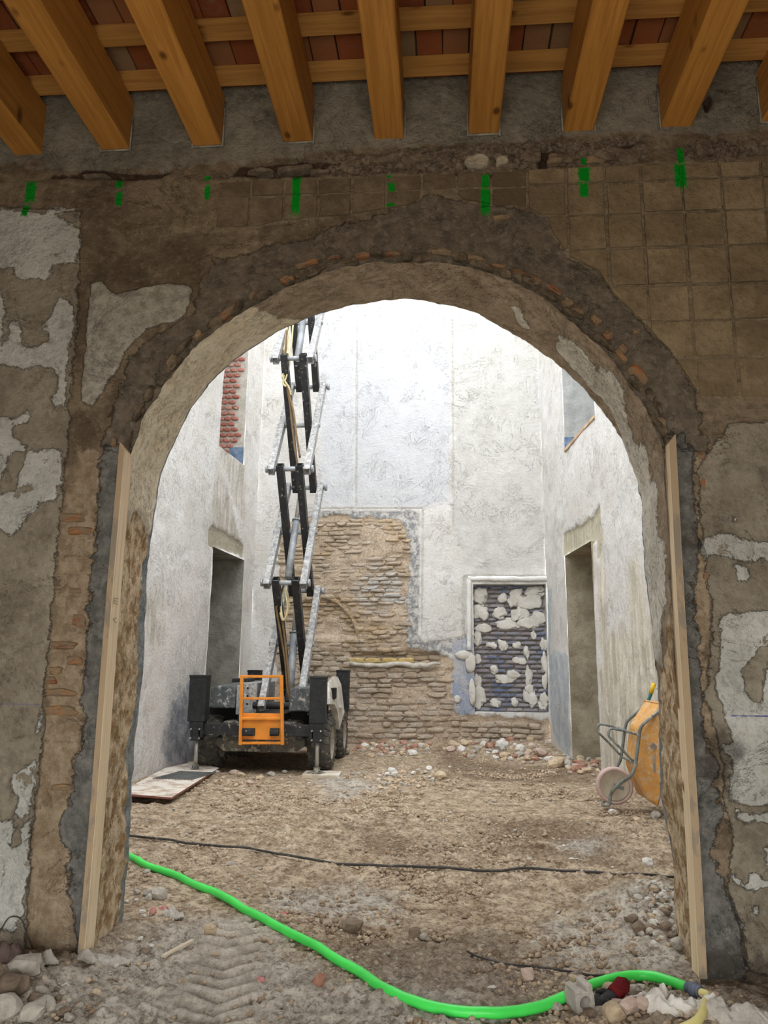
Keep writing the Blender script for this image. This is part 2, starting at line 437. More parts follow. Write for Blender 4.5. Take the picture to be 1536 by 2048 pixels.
for (x, a, b, w) in [(61, 366, 403, 9), (53, 412, 435, 6), (238, 354, 374, 6), (238, 384, 409, 6), (415, 352, 361, 6), (415, 371, 398, 5), (593, 348, 428, 8), (778, 353, 358, 4), (783, 369, 384, 6), (782, 409, 414, 8),
                     (971, 352, 376, 7), (971, 380, 426, 9), (1168, 316, 330, 6), (1167, 340, 366, 11), (1167, 369, 396, 8), (1361, 297, 328, 6), (1359, 332, 377, 11)]:
    GREEN.append([(x-w*.8, a), (x+w*.6, a+2), (x+w, (a+b)/2), (x+w*.8, b), (x-w*.7, b), (x-w, (a+b)/2+2)])
COLUMN = [[(160, 900), (205, 890), (200, 1000), (190, 1100), (180, 1200), (172, 1300), (165, 1450), (148, 1600), (140, 1900), (52, 1930), (65, 1650), (85, 1500), (95, 1330), (110, 1200), (125, 1050)],
          [(1385, 900), (1420, 920), (1410, 1000), (1420, 1100), (1430, 1180), (1410, 1300), (1420, 1400), (1450, 1500), (1460, 1640), (1440, 1660), (1447, 1600), (1400, 1400), (1385, 1200)]]
DAMP = [[(1395, 1925), (1420, 1890), (1500, 1905), (1700, 1900), (1700, 2100), (1395, 2100)], [(1405, 1470), (1440, 1460), (1480, 1500), (1470, 1550), (1430, 1575), (1410, 1560)], [(1378, 1040), (1396, 1050), (1396, 1090), (1375, 1085)],
        [(-60, 1930), (40, 1880), (80, 1930), (160, 1915), (190, 1950), (190, 2050), (-60, 2050)]]

def green_marks(m, nz):
    sp = m.n.new('ShaderNodeSeparateXYZ'); m.L(m.pos(), sp.inputs[0]); r = None
    for q in GREEN:
        U_ = [FRONT.pix(*k) for k in q]; u0 = min(k[0] for k in U_); u1 = max(k[0] for k in U_); v0 = min(k[1] for k in U_); v1 = max(k[1] for k in U_)
        dx = m.math('MULTIPLY', m.math('ABSOLUTE', m.math('SUBTRACT', sp.outputs[0], (u0+u1)/2)), 2/(u1-u0)); dz = m.math('MULTIPLY', m.math('ABSOLUTE', m.math('SUBTRACT', sp.outputs[2], (v0+v1)/2)), 2/(v1-v0))
        d = m.math('MAXIMUM', dx, dz); r = d if r is None else m.math('MINIMUM', r, d)
    return m.mr(m.math('ADD', r, m.math('MULTIPLY', m.math('SUBTRACT', nz, .5), 1.6)), .85, 1.25, 1, 0)
m = NT('arch_wall_plaster'); p = m.pos()
nA = m.noise(2.2, 6, 0.65); nB = m.noise(11, 6, 0.7); nC = m.noise(45, 5, 0.7); nE = m.noise(17, 8, 0.8, dist=.4)
streak = m.noise(3, 5, 0.6, stretch=(1.4, 1, 7))
base = m.mix(m.mr(nA, 0.35, 0.62), (0.125, 0.095, 0.063), (0.27, 0.21, 0.145))
base = m.mix(m.mr(streak, 0.5, 0.68), base, (0.165, 0.125, 0.085))
def lay(col, a, c1_, c2_, nz, lo=.35, hi=.65, amp=0.012, w=0.004):
    return m.mix(edge(m, a, nE, amp, w), col, m.mix(m.mr(nz, lo, hi), c1_, c2_))
col = lay(base, 'column', (0.26, 0.195, 0.125), (0.40, 0.32, 0.225), nB, amp=0.08, w=0.02)
col = lay(col, 'band', (0.125, 0.105, 0.08), (0.205, 0.17, 0.13), nB, amp=0.06, w=0.006)
col = lay(col, 'tilez', (0.20, 0.155, 0.10), (0.285, 0.225, 0.15), nB, amp=0.01)
col = lay(col, 'beige', (0.225, 0.195, 0.148), (0.36, 0.325, 0.255), nA, amp=0.05)
col = lay(col, 'pale', (0.30, 0.285, 0.235), (0.48, 0.46, 0.40), nB, amp=0.03)
col = lay(col, 'greytop', (0.19, 0.175, 0.138), (0.30, 0.275, 0.22), nA, amp=0.02, w=0.01)
col = lay(col, 'roughb', (0.10, 0.078, 0.055), (0.27, 0.215, 0.16), nC, amp=0.03, w=0.01)
col = lay(col, 'white', (0.46, 0.465, 0.43), (0.64, 0.645, 0.61), nA, amp=0.055, w=0.003)
blot = m.math('MULTIPLY', edge(m, 'white', nE, .05), m.mr(nB, .55, .7)); col = m.mix(m.math('MULTIPLY', blot, .35), col, (0.36, 0.32, 0.25))
chips = m.math('MULTIPLY', m.mr(m.noise(6, 8, 0.78), 0.60, 0.61), edge(m, 'white', nE, 0.05))
col = m.mix(chips, col, (0.30, 0.26, 0.20))
col = lay(col, 'cement', (0.12, 0.123, 0.115), (0.225, 0.222, 0.205), nB, amp=0.07, w=0.003)
dm = m.math('MULTIPLY', edge(m, 'damp', nE, 0.06, 0.04), 0.72); col = m.mix(dm, col, (0.06, 0.05, 0.04))
col = m.mix(edge(m, 'crev', nE, 0.01, 0.004), col, (0.07, 0.042, 0.028))
spl = m.mr(m.vor(38), 0.0, 0.22); spl = m.math('MULTIPLY', m.math('SUBTRACT', 1.0, spl), m.mr(m.noise(1.3, 2), 0.52, 0.7))
col = m.mix(m.math('MULTIPLY', spl, 0.6), col, (0.42, 0.37, 0.28))
mo = m.noise(26, 6, .62); mo2 = m.noise(6.5, 7, .66)
col = m.mix(m.math('MULTIPLY', m.mr(mo, .5, .62), .24), col, m.mix(0.6, col, (0.04, 0.03, 0.022))); col = m.mix(m.math('MULTIPLY', m.mr(mo, .34, .46, 1, 0), .35), col, m.mix(.35, col, (0.6, .54, .44)))
col = m.mix(m.math('MULTIPLY', m.mr(mo2, .52, .64), .28), col, m.mix(0.6, col, (0.05, 0.04, 0.03)))
cr = m.vor(3.1, 'DISTANCE_TO_EDGE', m.mix(0.06, p, m.noise(9, 4, 0.7)))
sp = m.n.new('ShaderNodeSeparateXYZ'); m.L(p, sp.inputs[0])
for (xa, xb, yy_, al) in ((1455, 1700, 1432, .85), (-200, 92, 1407, .3)):      # snapped chalk lines
    (ua, va), (ub, vb) = FRONT.pix(xa, yy_), FRONT.pix(xb, yy_+(1 if xa > 0 else 0))
    dz = m.math('ABSOLUTE', m.math('SUBTRACT', sp.outputs[2], (va+vb)/2)); dx = m.math('ABSOLUTE', m.math('SUBTRACT', sp.outputs[0], (ua+ub)/2))
    ln = m.math('MULTIPLY', m.mr(dz, .002, .006, 1, 0), m.mr(dx, abs(ub-ua)/2-.02, abs(ub-ua)/2, 1, 0)); col = m.mix(m.math('MULTIPLY', m.math('MULTIPLY', ln, m.mr(nC, .3, .55, .4, 1)), al), col, (0.04, 0.07, 0.34))
gm = green_marks(m, m.noise(60, 4, .7)); col = m.mix(gm, col, (0.004, 0.30, 0.02))
ck = m.noise(1.5, 9, 0.74, dist=1.6); ck = m.mr(m.math('ABSOLUTE', m.math('SUBTRACT', ck, 0.5)), 0.0, 0.0035, 1, 0)
ck = m.math('MULTIPLY', ck, m.mr(m.noise(2.7, 3), .48, .56)); col = m.mix(m.math('MULTIPLY', ck, .75), col, (0.05, 0.038, 0.027))
h = m.math('MULTIPLY_ADD', edge(m, 'white', nE, 0.055, 0.005), 0.9, m.math('MULTIPLY', nC, 0.5)); h = m.math('MULTIPLY_ADD', ck, -1.2, h); h = m.math('MULTIPLY_ADD', chips, -.8, h)
h = m.math('MULTIPLY_ADD', edge(m, 'beige', nE, 0.05, 0.005), 0.8, h)
h = m.math('MULTIPLY_ADD', edge(m, 'pale', nE, 0.03, 0.005), 0.8, h); h = m.math('MULTIPLY_ADD', edge(m, 'band', nE, 0.06, 0.006), -.6, h)
h = m.math('MULTIPLY_ADD', edge(m, 'cement', nE, 0.07, 0.006), 0.9, h)
h = m.math('MULTIPLY_ADD', nB, 1.8, h); h = m.math('MULTIPLY_ADD', mo, 1.5, h)
h = m.math('MULTIPLY_ADD', m.noise(160, 3, 0.6), 0.12, h)
h = m.math('MULTIPLY_ADD', m.mr(m.noise(1.7, 8, 0.72, dist=1.2), 0.497, 0.503), 0.0, h)
MAT_ARCH = m.done(col, 0.93, normal=m.bump(h, 0.016, 0.9), spec=0.15)

def fdisp(U, V, A):
    s = lambda k, w=0.02: np.clip(A[k]/w+0.5, 0, 1)
    d = 0.010*fbm(U, V, sc=1.6, octv=3, seed=1)+0.006*fbm(U, V, sc=9, octv=4, seed=2)
    d = d+0.014*s('beige', 0.012)+0.007*s('white', 0.01)+0.012*s('pale', 0.012)+0.006*s('tilez')
    d = d-0.006*s('band')-0.05*s('crev', 0.03)+s('roughb')*0.03*fbm(U, V, sc=16, octv=4, seed=4)
    d = d+s('column', 0.04)*0.014*fbm(U, V, sc=14, octv=4, seed=6)
    d = d+s('cement', 0.02)*(-0.004+0.012*fbm(U*1.4, V*0.6, sc=7, octv=4, seed=8))
    # torn brick ridge along the arch rim
    r = np.clip(1-np.abs(A['rim']-0.05)/0.09, 0, 1)*(V > 2.4)
    d = d+r*(0.045*fbm(U, V, sc=15, octv=4, seed=12)-0.006)
    d = d-0.03*np.clip(1-np.abs(A['rim']-0.028-.02*fbm(U, V, sc=5, seed=14))/0.016, 0, 1)*(V > 2.5)*np.clip(.5+1.6*fbm(U, V, sc=3, seed=15), 0, 1)
    return d
fa = {k: multi(FRONT, v, r) for k, v, r in (('white', WHITE, .010), ('pale', PALE, .008), ('beige', BEIGE, .008), ('tilez', [TILEZ], .012), ('band', BAND, .02), ('cement', CEMENT, .018),
      ('greytop', GREYTOP, .02), ('crev', CREV, .008), ('roughb', ROUGHB, .02), ('column', COLUMN, .02), ('damp', DAMP, .04))}
fa['rim'] = lambda U, V: -sdf(U, V, HOLE_F)
wf = panel('wall_front', FRONT, -3.3, 2.7, -0.15, 5.3, 0.0125, [HOLE_F], fa, fdisp, MAT_ARCH)
structure(wf)

# underside and jambs of the arch (its thickness)
m = NT('arch_soffit'); nB = m.noise(7, 6, 0.7); nE = m.noise(15, 8, 0.8, dist=.4); nC = m.noise(60, 5, 0.7)
str1 = m.noise(13, 7, 0.68, stretch=(1, 1, 0.75))
base = m.mix(m.mr(nB, .3, .7), (0.29, 0.225, 0.16), (0.46, 0.375, 0.285))
def lay(col, a, c1_, c2_, nz, lo=.35, hi=.65, amp=0.012, w=0.004):
    return m.mix(edge(m, a, nE, amp, w), col, m.mix(m.mr(nz, lo, hi), c1_, c2_))
col = lay(base, 'rough', (0.34, 0.215, 0.11), (0.74, 0.60, 0.42), str1, .38, .60, 0.03, .02)
col = lay(col, 'cream', (0.68, 0.59, 0.44), (0.80, 0.74, 0.60), nB)
col = lay(col, 'white', (0.58, 0.55, 0.48), (0.72, 0.70, 0.63), nB, amp=0.05)
col = lay(col, 'grey', (0.20, 0.23, 0.25), (0.32, 0.34, 0.34), nB, amp=0.02)
mo = m.noise(24, 6, .62)
col = m.mix(m.math('MULTIPLY', m.mr(mo, .5, .62), .4), col, m.mix(0.55, col, (0.08, 0.05, 0.03))); col = m.mix(m.math('MULTIPLY', m.mr(m.noise(6, 6, .65), .52, .62), .35), col, m.mix(.5, col, (0.16, 0.11, 0.07)))
h = m.math('MULTIPLY_ADD', edge(m, 'white', nE, 0.05, 0.004), 0.9, m.math('MULTIPLY', nC, 0.4))
h = m.math('MULTIPLY_ADD', edge(m, 'cream', nE, 0.012, 0.004), 0.4, h)
h = m.math('MULTIPLY_ADD', m.math('MULTIPLY', str1, edge(m, 'rough', nE, 0.03, 0.02)), 2.2, h)
crk = m.mr(m.noise(2.6, 7, 0.7, dist=1.0), 0.496, 0.504); crk = m.math('MULTIPLY', crk, m.math('SUBTRACT', 1.0, crk))
h = m.math('MULTIPLY_ADD', crk, -3.5, h); h = m.math('MULTIPLY_ADD', mo, 1.5, h)
ck = m.noise(2.0, 9, 0.74, dist=1.6); ck = m.mr(m.math('ABSOLUTE', m.math('SUBTRACT', ck, 0.5)), 0.0, 0.004, 1, 0); ck = m.math('MULTIPLY', ck, m.mr(m.noise(2.3, 3), .45, .53)); col = m.mix(m.math('MULTIPLY', ck, .7), col, (0.10, 0.07, 0.045)); h = m.math('MULTIPLY_ADD', ck, -1.5, h)
h = m.math('MULTIPLY_ADD', m.noise(150, 3, 0.6), 0.15, h)
MAT_SOFF = m.done(col, 0.95, normal=m.bump(h, 0.014, 1.0), spec=0.1)
NR, NC_ = len(FA), 44
idx = np.repeat(np.arange(NR)/SUB, NC_); tt = np.tile(np.linspace(0, 1, NC_), NR)
f3 = np.stack([FA[:, 0], np.full(NR, D-0.012), FA[:, 1]], 1); r3 = np.stack([RA[:, 0], np.full(NR, D+TH+0.004), RA[:, 1]], 1)
P = f3[:, None, :]*(1-np.linspace(0, 1, NC_))[None, :, None]+r3[:, None, :]*np.linspace(0, 1, NC_)[None, :, None]
tg = np.gradient(FA, axis=0); tg /= np.linalg.norm(tg, axis=1)[:, None]; nin = np.stack([tg[:, 1], np.zeros(NR), -tg[:, 0]], 1)   # inwards
P = P.reshape(-1, 3); N3 = np.repeat(nin, NC_, 0)
K = 0.17
def ip(poly): q = [(a*K, b*TH) for a, b in poly]; return sdf(idx*K, tt*TH, q)+0.02*fbm(P[:, 0]+P[:, 1]*2, P[:, 2]+P[:, 1], sc=12, octv=4, seed=31)
att = {'cream': ip([(5.6, -.1), (6.2, .4), (5.8, .75), (5.9, 1.2), (12.4, 1.2), (12.0, .6), (12.1, -.1)]),
       'rough': np.maximum(ip([(-2, -.1), (5.9, -.1), (6.1, .5), (5.8, 1.2), (-2, 1.2)]), ip([(27.6, -.1), (28.3, .5), (28.2, 1.2), (36, 1.2), (36, -.1)])),
       'white': np.maximum(ip([(20.0, .75), (20.3, .35), (21, .25), (21.6, .4), (22.2, .12), (22.9, .18), (23.1, .5), (23.6, .62), (24.3, .35), (24.9, .55), (25.5, .2), (26.2, .35), (27, .1), (27.6, .15), (27.9, .45), (28.4, .6), (28.2, 1.2), (23.3, 1.2), (22.9, .9), (22.3, .72), (21.6, .8), (20.8, .8)]), ip([(18.6, .45), (19.0, .4), (19.1, .7), (18.8, .75)])),
       'grey': np.maximum(ip([(-1, .90), (1.5, .86), (2.6, .75), (3.5, .86), (4.3, .74), (5.2, .8), (6, .93), (7.5, .97), (13, .965), (13, 1.3), (-1, 1.3)]), ip([(24.5, .97), (27, .955), (29, .9), (31, .92), (31.5, 1.3), (24.5, 1.3)]))}
sm = lambda k, w=0.02: np.clip(att[k]/w+0.5, 0, 1)
dn = 0.008*fbm(P[:, 0]+P[:, 1], P[:, 2]-P[:, 1]*.7, sc=4, octv=4, seed=21)+0.010*sm('cream')+0.012*sm('white')
q = fbm(P[:, 0]*1.1+P[:, 1], P[:, 2]*0.9+P[:, 1]*.3, sc=13, octv=5, seed=22, rough=.6)
dn += sm('rough', .05)*(0.026*q+0.01*fbm(P[:, 1], P[:, 2], sc=5, seed=23))
top = (1-sm('rough'))*(1-sm('cream'))*(1-sm('white'))
dn += top*0.010*fbm(P[:, 0]*.35+P[:, 1]*2.5, P[:, 2]*.35, sc=8, octv=4, seed=24)
P = P+N3*(dn*np.clip(np.minimum(tt, 1-tt)*8, 0.25, 1))[:, None]
P[:, 1] = np.where(tt == 0, D-0.012+0.01*fbm(idx*3, idx*0, seed=77), P[:, 1])
i = np.arange(NR*NC_).reshape(NR, NC_)
F = np.stack([i[:-1, :-1].ravel(), i[:-1, 1:].ravel(), i[1:, 1:].ravel(), i[1:, :-1].ravel()], 1)
so = mesh('soffit', P, F, MAT_SOFF, wf, True, att)

# ---- courtyard plaster -------------------------------------------------
def court_mat(name, extra):
    global m
    m = NT(name); nA = m.noise(0.9, 5, 0.6); nB = m.noise(5, 6, 0.7); nE = m.noise(12, 6, 0.75); nC = m.noise(34, 5, 0.7)
    comb = m.noise(9, 5, 0.65, stretch=(1, 1, 0.12))
    base = m.mix(m.mr(nA, .35, .65), (0.77, 0.765, 0.75), (0.69, 0.675, 0.64))
    base = m.mix(m.math('MULTIPLY', m.mr(comb, .55, .72), 0.35), base, (0.62, 0.58, 0.52))
    base = m.mix(m.math('MULTIPLY', m.mr(m.noise(14, 6, .64), .50, .62), 0.28), base, (0.5, 0.46, 0.40)); base = m.mix(m.math('MULTIPLY', m.mr(m.noise(2.4, 6, .66), .50, .62), 0.26), base, (0.58, 0.53, 0.46))
    col = base; hs = m.math('MULTIPLY', nB, 0.8)
    for (a, ca, cb, sc_, lo, hi, amp, w, hh, alpha) in extra:
        nz = {'B': nB, 'C': nC, 'comb': comb, 'E': nE}[sc_]
        mk = edge(m, a, nE, amp, w)
        if alpha < 1: mk = m.math('MULTIPLY', mk, alpha)
        col = m.mix(mk, col, m.mix(m.mr(nz, lo, hi), ca, cb))
        hs = m.math('MULTIPLY_ADD', mk, hh, hs)
    hs = m.math('MULTIPLY_ADD', m.noise(20, 6, 0.75), 1.4, hs); ck = m.noise(1.9, 9, 0.72, dist=2.2); ck = m.math('MULTIPLY', m.mr(m.math('ABSOLUTE', m.math('SUBTRACT', ck, 0.5)), 0.0, 0.006, 1, 0), m.mr(m.noise(1.7, 3), .48, .56)); hs = m.math('MULTIPLY_ADD', ck, .8, hs)
    col = m.mix(m.math('MULTIPLY', ck, .22), col, (0.42, 0.37, 0.30))
    hs = m.math('MULTIPLY_ADD', m.mr(m.noise(3, 8, 0.7, dist=2.0), .49, .51), 0.12, hs)
    return m.done(col, 0.95, normal=m.bump(hs, 0.02, 0.8), spec=0.1)

# back wall
RB = lambda *p: list(p)
EXPO = [[(560, 1050), (600, 1036), (690, 1032), (800, 1036), (815, 1060), (820, 1100), (815, 1180), (812, 1240), (815, 1295), (850, 1300), (900, 1308), (905, 1340), (903, 1425), (945, 1432), (1096, 1436), (1120, 1500), (1120, 1560), (545, 1560), (548, 1420), (556, 1250)]]
NET = [[(600, 1022), (830, 1020), (840, 1030), (838, 1270), (850, 1285), (935, 1270), (950, 1290), (930, 1312), (810, 1308), (808, 1060), (600, 1045)]]
BLUEB = [[(903, 1285), (948, 1270), (950, 1432), (904, 1430)]]
PALEB = [[(905, 640), (1085, 640), (1095, 1130), (950, 1150), (900, 1060), (906, 800)]]
COOLB = [[(640, 600), (900, 600), (905, 1000), (845, 1015), (640, 1012)]]
EDGEL = [[(843, 1018), (847, 1018), (846, 1268), (842, 1268)], [(600, 1015), (846, 1015), (846, 1019), (600, 1019)], [(712, 600), (716, 600), (714, 1012), (710, 1012)], [(903, 640), (907, 640), (909, 1060), (905, 1060)], [(925, 1155), (930, 1150), (1098, 1150), (1098, 1154), (932, 1156), (930, 1300), (925, 1300)]]
MAT_BACK = court_mat('courtyard_back_plaster', [
    ('coolb', (0.60, 0.615, 0.64), (0.655, 0.665, 0.68), 'B', .35, .65, .03, .1, 0.0, 1), ('paleb', (0.575, 0.57, 0.535), (0.645, 0.64, 0.615), 'B', .35, .65, .05, .05, 0.1, 1),
    ('edgel', (0.42, 0.40, 0.36), (0.6, 0.58, 0.53), 'C', .4, .6, .004, .01, -0.6, .8), ('net', (0.27, 0.28, 0.285), (0.62, 0.60, 0.57), 'E', .42, .58, .06, .02, -0.3, 1),
    ('blueb', (0.33, 0.38, 0.49), (0.52, 0.51, 0.51), 'B', .4, .6, .03, .01, 0, 1), ('expo', (0.42, 0.32, 0.23), (0.66, 0.55, 0.43), 'C', .35, .65, .04, .01, -0.5, 1)])
NX0, NX1, NZ0, NZ1 = BACK.pix(948, 1300)[0], BACK.pix(1096, 1300)[0], BACK.pix(1020, 1425)[1], BACK.pix(1020, 1168)[1]
NICHE = [(NX0, NZ0), (NX1, NZ0), (NX1, NZ1), (NX0, NZ1)]
ba = {k: multi(BACK, v, r, 6) for k, v, r in (('expo', EXPO, .05), ('net', NET, .03), ('blueb', BLUEB, .02), ('paleb', PALEB, .08), ('coolb', COOLB, .03), ('edgel', EDGEL, .006))}
ARC = BACK.poly([(600, 1275), (600, 1200), (655, 1196), (680, 1210), (700, 1232), (712, 1262), (714, 1275)]); SLOT = BACK.poly([(698, 1302), (880, 1304), (880, 1330), (698, 1332)])
def bdisp(U, V, A):
    s = lambda k, w=0.05: np.clip(A[k]/w+0.5, 0, 1)
    e = s('expo', .04)
    d = 0.02*fbm(U, V, sc=.8, seed=41)+0.006*fbm(U, V, sc=6, seed=42)-e*(.018+.022*(V < 1.75))+e*0.06*fbm(U*.6, V*1.3, sc=4, octv=4, seed=43)
    d = d-.085*np.clip(sdf(U, V, ARC)/.05, 0, 1)-.11*np.clip(sdf(U, V, SLOT)/.04, 0, 1)
    return d-0.012*s('net')-0.01*s('edgel', .02)
wb = structure(panel('wall_back', BACK, -4.4, 3.0, -0.2, 9.6, 0.03, [NICHE], ba, bdisp, MAT_BACK))

LD = lambda px, py: LEFT.pix(px, py)
# left wall: doorway and high window
lu0, lu1 = LD(480, 1300)[0], LD(415, 1300)[0]; lz = LD(428, 1094)[1]
LDOOR = [(lu0, -0.1), (lu1, -0.1), (lu1, lz), (lu0, lz)]
wu0, wu1 = LD(490, 850)[0], LD(441, 850)[0]; wz = LD(441, 893)[1]
LWIN = [(wu0, wz), (wu1, wz), (wu1, 9.2), (wu0, 9.2)]
LINT = [[(418, 1060), (425, 1052), (440, 1060), (455, 1068), (470, 1076), (487, 1090), (487, 1120), (480, 1112), (428, 1094), (418, 1092)]]
LGRIME = [[(330, 1470), (345, 1400), (370, 1380), (395, 1350), (395, 1530), (370, 1545), (335, 1540), (322, 1500)]]
LROUGH = [[(440, 895), (450, 900), (470, 915), (488, 930), (488, 1060), (470, 1010), (455, 950), (443, 915)], [(290, 1200), (330, 1190), (330, 1290), (300, 1300), (290, 1260)], [(418, 1060), (432, 910), (450, 960), (470, 1040), (480, 1090)]]
LPINK = [[(270, 1560), (300, 1450), (330, 1200), (410, 1100), (412, 1520), (330, 1560)]]
MAT_LEFT = court_mat('courtyard_left_plaster', [
    ('pink', (0.70, 0.655, 0.61), (0.76, 0.73, 0.70), 'comb', .35, .65, .2, .2, 0, .8), ('lrough', (0.45, 0.41, 0.34), (0.66, 0.63, 0.58), 'comb', .4, .6, .12, .1, -0.2, .8),
    ('lint', (0.36, 0.34, 0.26), (0.52, 0.48, 0.38), 'C', .35, .65, .03, .01, -0.5, 1), ('grime', (0.16, 0.18, 0.23), (0.42, 0.42, 0.44), 'B', .35, .65, .2, .15, 0, .85)])
la = {k: multi(LEFT, v, r, 6) for k, v, r in (('lint', LINT, .03), ('grime', LGRIME, .1), ('lrough', LROUGH, .06), ('pink', LPINK, .1))}
def sdisp(U, V, A):
    k = 'lint' if 'lint' in A else 'rint'
    return 0.03*fbm(U, V, sc=.9, seed=51)+0.012*fbm(U, V, sc=5, octv=4, seed=52)-0.03*np.clip(A[k]/.04+.5, 0, 1)
wl = structure(panel('wall_left', LEFT, 0.0, 10.0, -0.2, 9.6, 0.04, [LDOOR, LWIN], la, sdisp, MAT_LEFT))

ru0, ru1 = RIGHT.pix(1137, 1300)[0], RIGHT.pix(1192, 1300)[0]; rz = RIGHT.pix(1137, 1108)[1]
RDOOR = [(ru0, -0.1), (ru1, -0.1), (ru1, rz), (ru0, rz)]
xu0, xu1 = RIGHT.pix(1126, 800)[0], RIGHT.pix(1188, 800)[0]; xz = RIGHT.pix(1128, 905)[1]
RWIN = [(xu0, xz), (xu1, xz), (xu1, 9.2), (xu0, 9.2)]
RINT = [[(1127, 1068), (1140, 1062), (1160, 1050), (1180, 1035), (1190, 1020), (1197, 1010), (1200, 1035), (1203, 1085), (1196, 1120), (1188, 1122), (1190, 1084), (1137, 1108), (1127, 1112)]]
COMB = [[(1195, 1120), (1205, 1120), (1215, 1260), (1255, 1260), (1258, 1120), (1275, 1115), (1290, 1200), (1310, 1240), (1330, 1400), (1340, 1640), (1205, 1540), (1200, 1300)]]
BLUER = [[(1096, 1310), (1110, 1300), (1138, 1312), (1140, 1520), (1110, 1480), (1098, 1420)], [(1095, 1180), (1102, 1180), (1100, 1430), (1095, 1430)]]
MAT_RIGHT = court_mat('courtyard_right_plaster', [
    ('comb', (0.50, 0.46, 0.36), (0.76, 0.72, 0.62), 'comb', .35, .62, .12, .1, -0.2, .9), ('rint', (0.46, 0.43, 0.32), (0.62, 0.58, 0.46), 'comb', .35, .65, .03, .01, -0.5, 1),
    ('bluer', (0.42, 0.48, 0.54), (0.58, 0.62, 0.63), 'B', .4, .6, .06, .03, 0, .9)])
ra = {k: multi(RIGHT, v, r, 6) for k, v, r in (('rint', RINT, .03), ('comb', COMB, .1), ('bluer', BLUER, .04))}
wr = structure(panel('wall_right', RIGHT, 0.0, 10.0, -0.2, 9.6, 0.04, [RDOOR, RWIN], ra, sdisp, MAT_RIGHT))

# rear face of the arch wall, towards the courtyard
structure(panel('wall_front_outer', Surf((0, D+TH, 0), (-1, 0, 0), (0, 1, 0)), -3.0, 4.4, -0.2, 6.0, 0.1, [[(-a, b) for a, b in HOLE_R]], {'lint': lambda U, V: U*0-1, 'grime': lambda U, V: U*0-1, 'lrough': lambda U, V: U*0-1, 'pink': lambda U, V: U*0-1}, None, MAT_LEFT)).name = 'wall_south'

def reveal(S, u0, u1, v0, v1, depth, mat, matb, parent, name='reveal', cell=0.05, sides='LRTB', amp=0.012):
    """the recess behind a hole: side faces and a rear face"""
    def grid(A, B, Cc, nm, mt):
        A, B, Cc = map(np.array, (A, B, Cc)); n1 = max(2, int(np.linalg.norm(B-A)/cell)); n2 = max(2, int(np.linalg.norm(Cc-A)/cell))
        s, t = np.meshgrid(np.linspace(0, 1, n1), np.linspace(0, 1, n2)); s = s.ravel()[:, None]; t = t.ravel()[:, None]
        P = A+(B-A)*s+(Cc-A)*t; nn = np.cross(B-A, Cc-A); nn = nn/np.linalg.norm(nn)
        nz = amp*fbm(P[:, 0]+P[:, 1], P[:, 2]+P[:, 1]*.3, sc=4, octv=4, seed=61)*np.clip(np.minimum(s, 1-s)*np.minimum(t, 1-t)*40, 0, 1)[:, 0]
        P = P+nn*nz[:, None]; i = np.arange(n1*n2).reshape(n2, n1)
        F = np.stack([i[:-1, :-1].ravel(), i[:-1, 1:].ravel(), i[1:, 1:].ravel(), i[1:, :-1].ravel()], 1)
        return mesh(nm, P, F, mt, parent, True)
    a = lambda u, v, d: S.at(u, v, d)
    if 'L' in sides: grid(a(u0, v0, 0), a(u0, v0, -depth), a(u0, v1, 0), name, mat)
    if 'R' in sides: grid(a(u1, v0, 0), a(u1, v0, -depth), a(u1, v1, 0), name, mat)
    if 'T' in sides: grid(a(u0, v1, 0), a(u1, v1, 0), a(u0, v1, -depth), 'lintel', mat)
    if 'B' in sides: grid(a(u0, v0, 0), a(u1, v0, 0), a(u0, v0, -depth), 'sill', mat)
    grid(a(u0, v0, -depth), a(u1, v0, -depth), a(u0, v1, -depth), 'infill', matb)

def plain(name, ca, cb, sc=5, bump=0.02, bsc=12, rough=.95, dark=None, stretch=None):
    n = NT(name); a = n.noise(sc, 6, .7, stretch=stretch); c = n.mix(n.mr(a, .35, .65), ca, cb)
    if dark: c = n.mix(n.mr(n.noise(sc*.6, 5, .7), .56, .72), c, dark)
    return n.done(c, rough, normal=n.bump(n.noise(bsc, 6, .75), bump), spec=.12)
M_REVB = plain('brown_mortar_render', (0.27, 0.235, 0.165), (0.46, 0.41, 0.31), 2.2, .04, 9, dark=(0.22, 0.19, 0.13))
M_REVG = plain('grey_mortar_render', (0.24, 0.235, 0.20), (0.40, 0.39, 0.34), 2.5, .04, 9, dark=(0.2, 0.19, 0.16))
M_GREY = plain('grey_cement_render', (0.36, 0.37, 0.36), (0.52, 0.53, 0.52), 3, .05, 7)
M_MORT = plain('lime_mortar', (0.50, 0.47, 0.41), (0.66, 0.62, 0.55), 8, .03, 20)
M_WHITE = plain('white_plaster', (0.70, 0.69, 0.66), (0.80, 0.80, 0.79), 5, .02, 20)
reveal(LEFT, lu0, lu1, -0.1, lz, 0.75, M_REVG, M_REVG, wl, sides='LRT')
reveal(RIGHT, ru0, ru1, -0.1, rz, 0.85, M_REVB, M_REVB, wr, sides='LRT')
reveal(LEFT, wu0, wu1, wz, 9.2, 0.6, M_MORT, M_GREY, wl)
reveal(RIGHT, xu0, xu1, xz, 9.2, 0.7, M_GREY, M_GREY, wr)
reveal(BACK, NX0, NX1, NZ0, NZ1, 0.26, M_WHITE, M_MORT, wb)

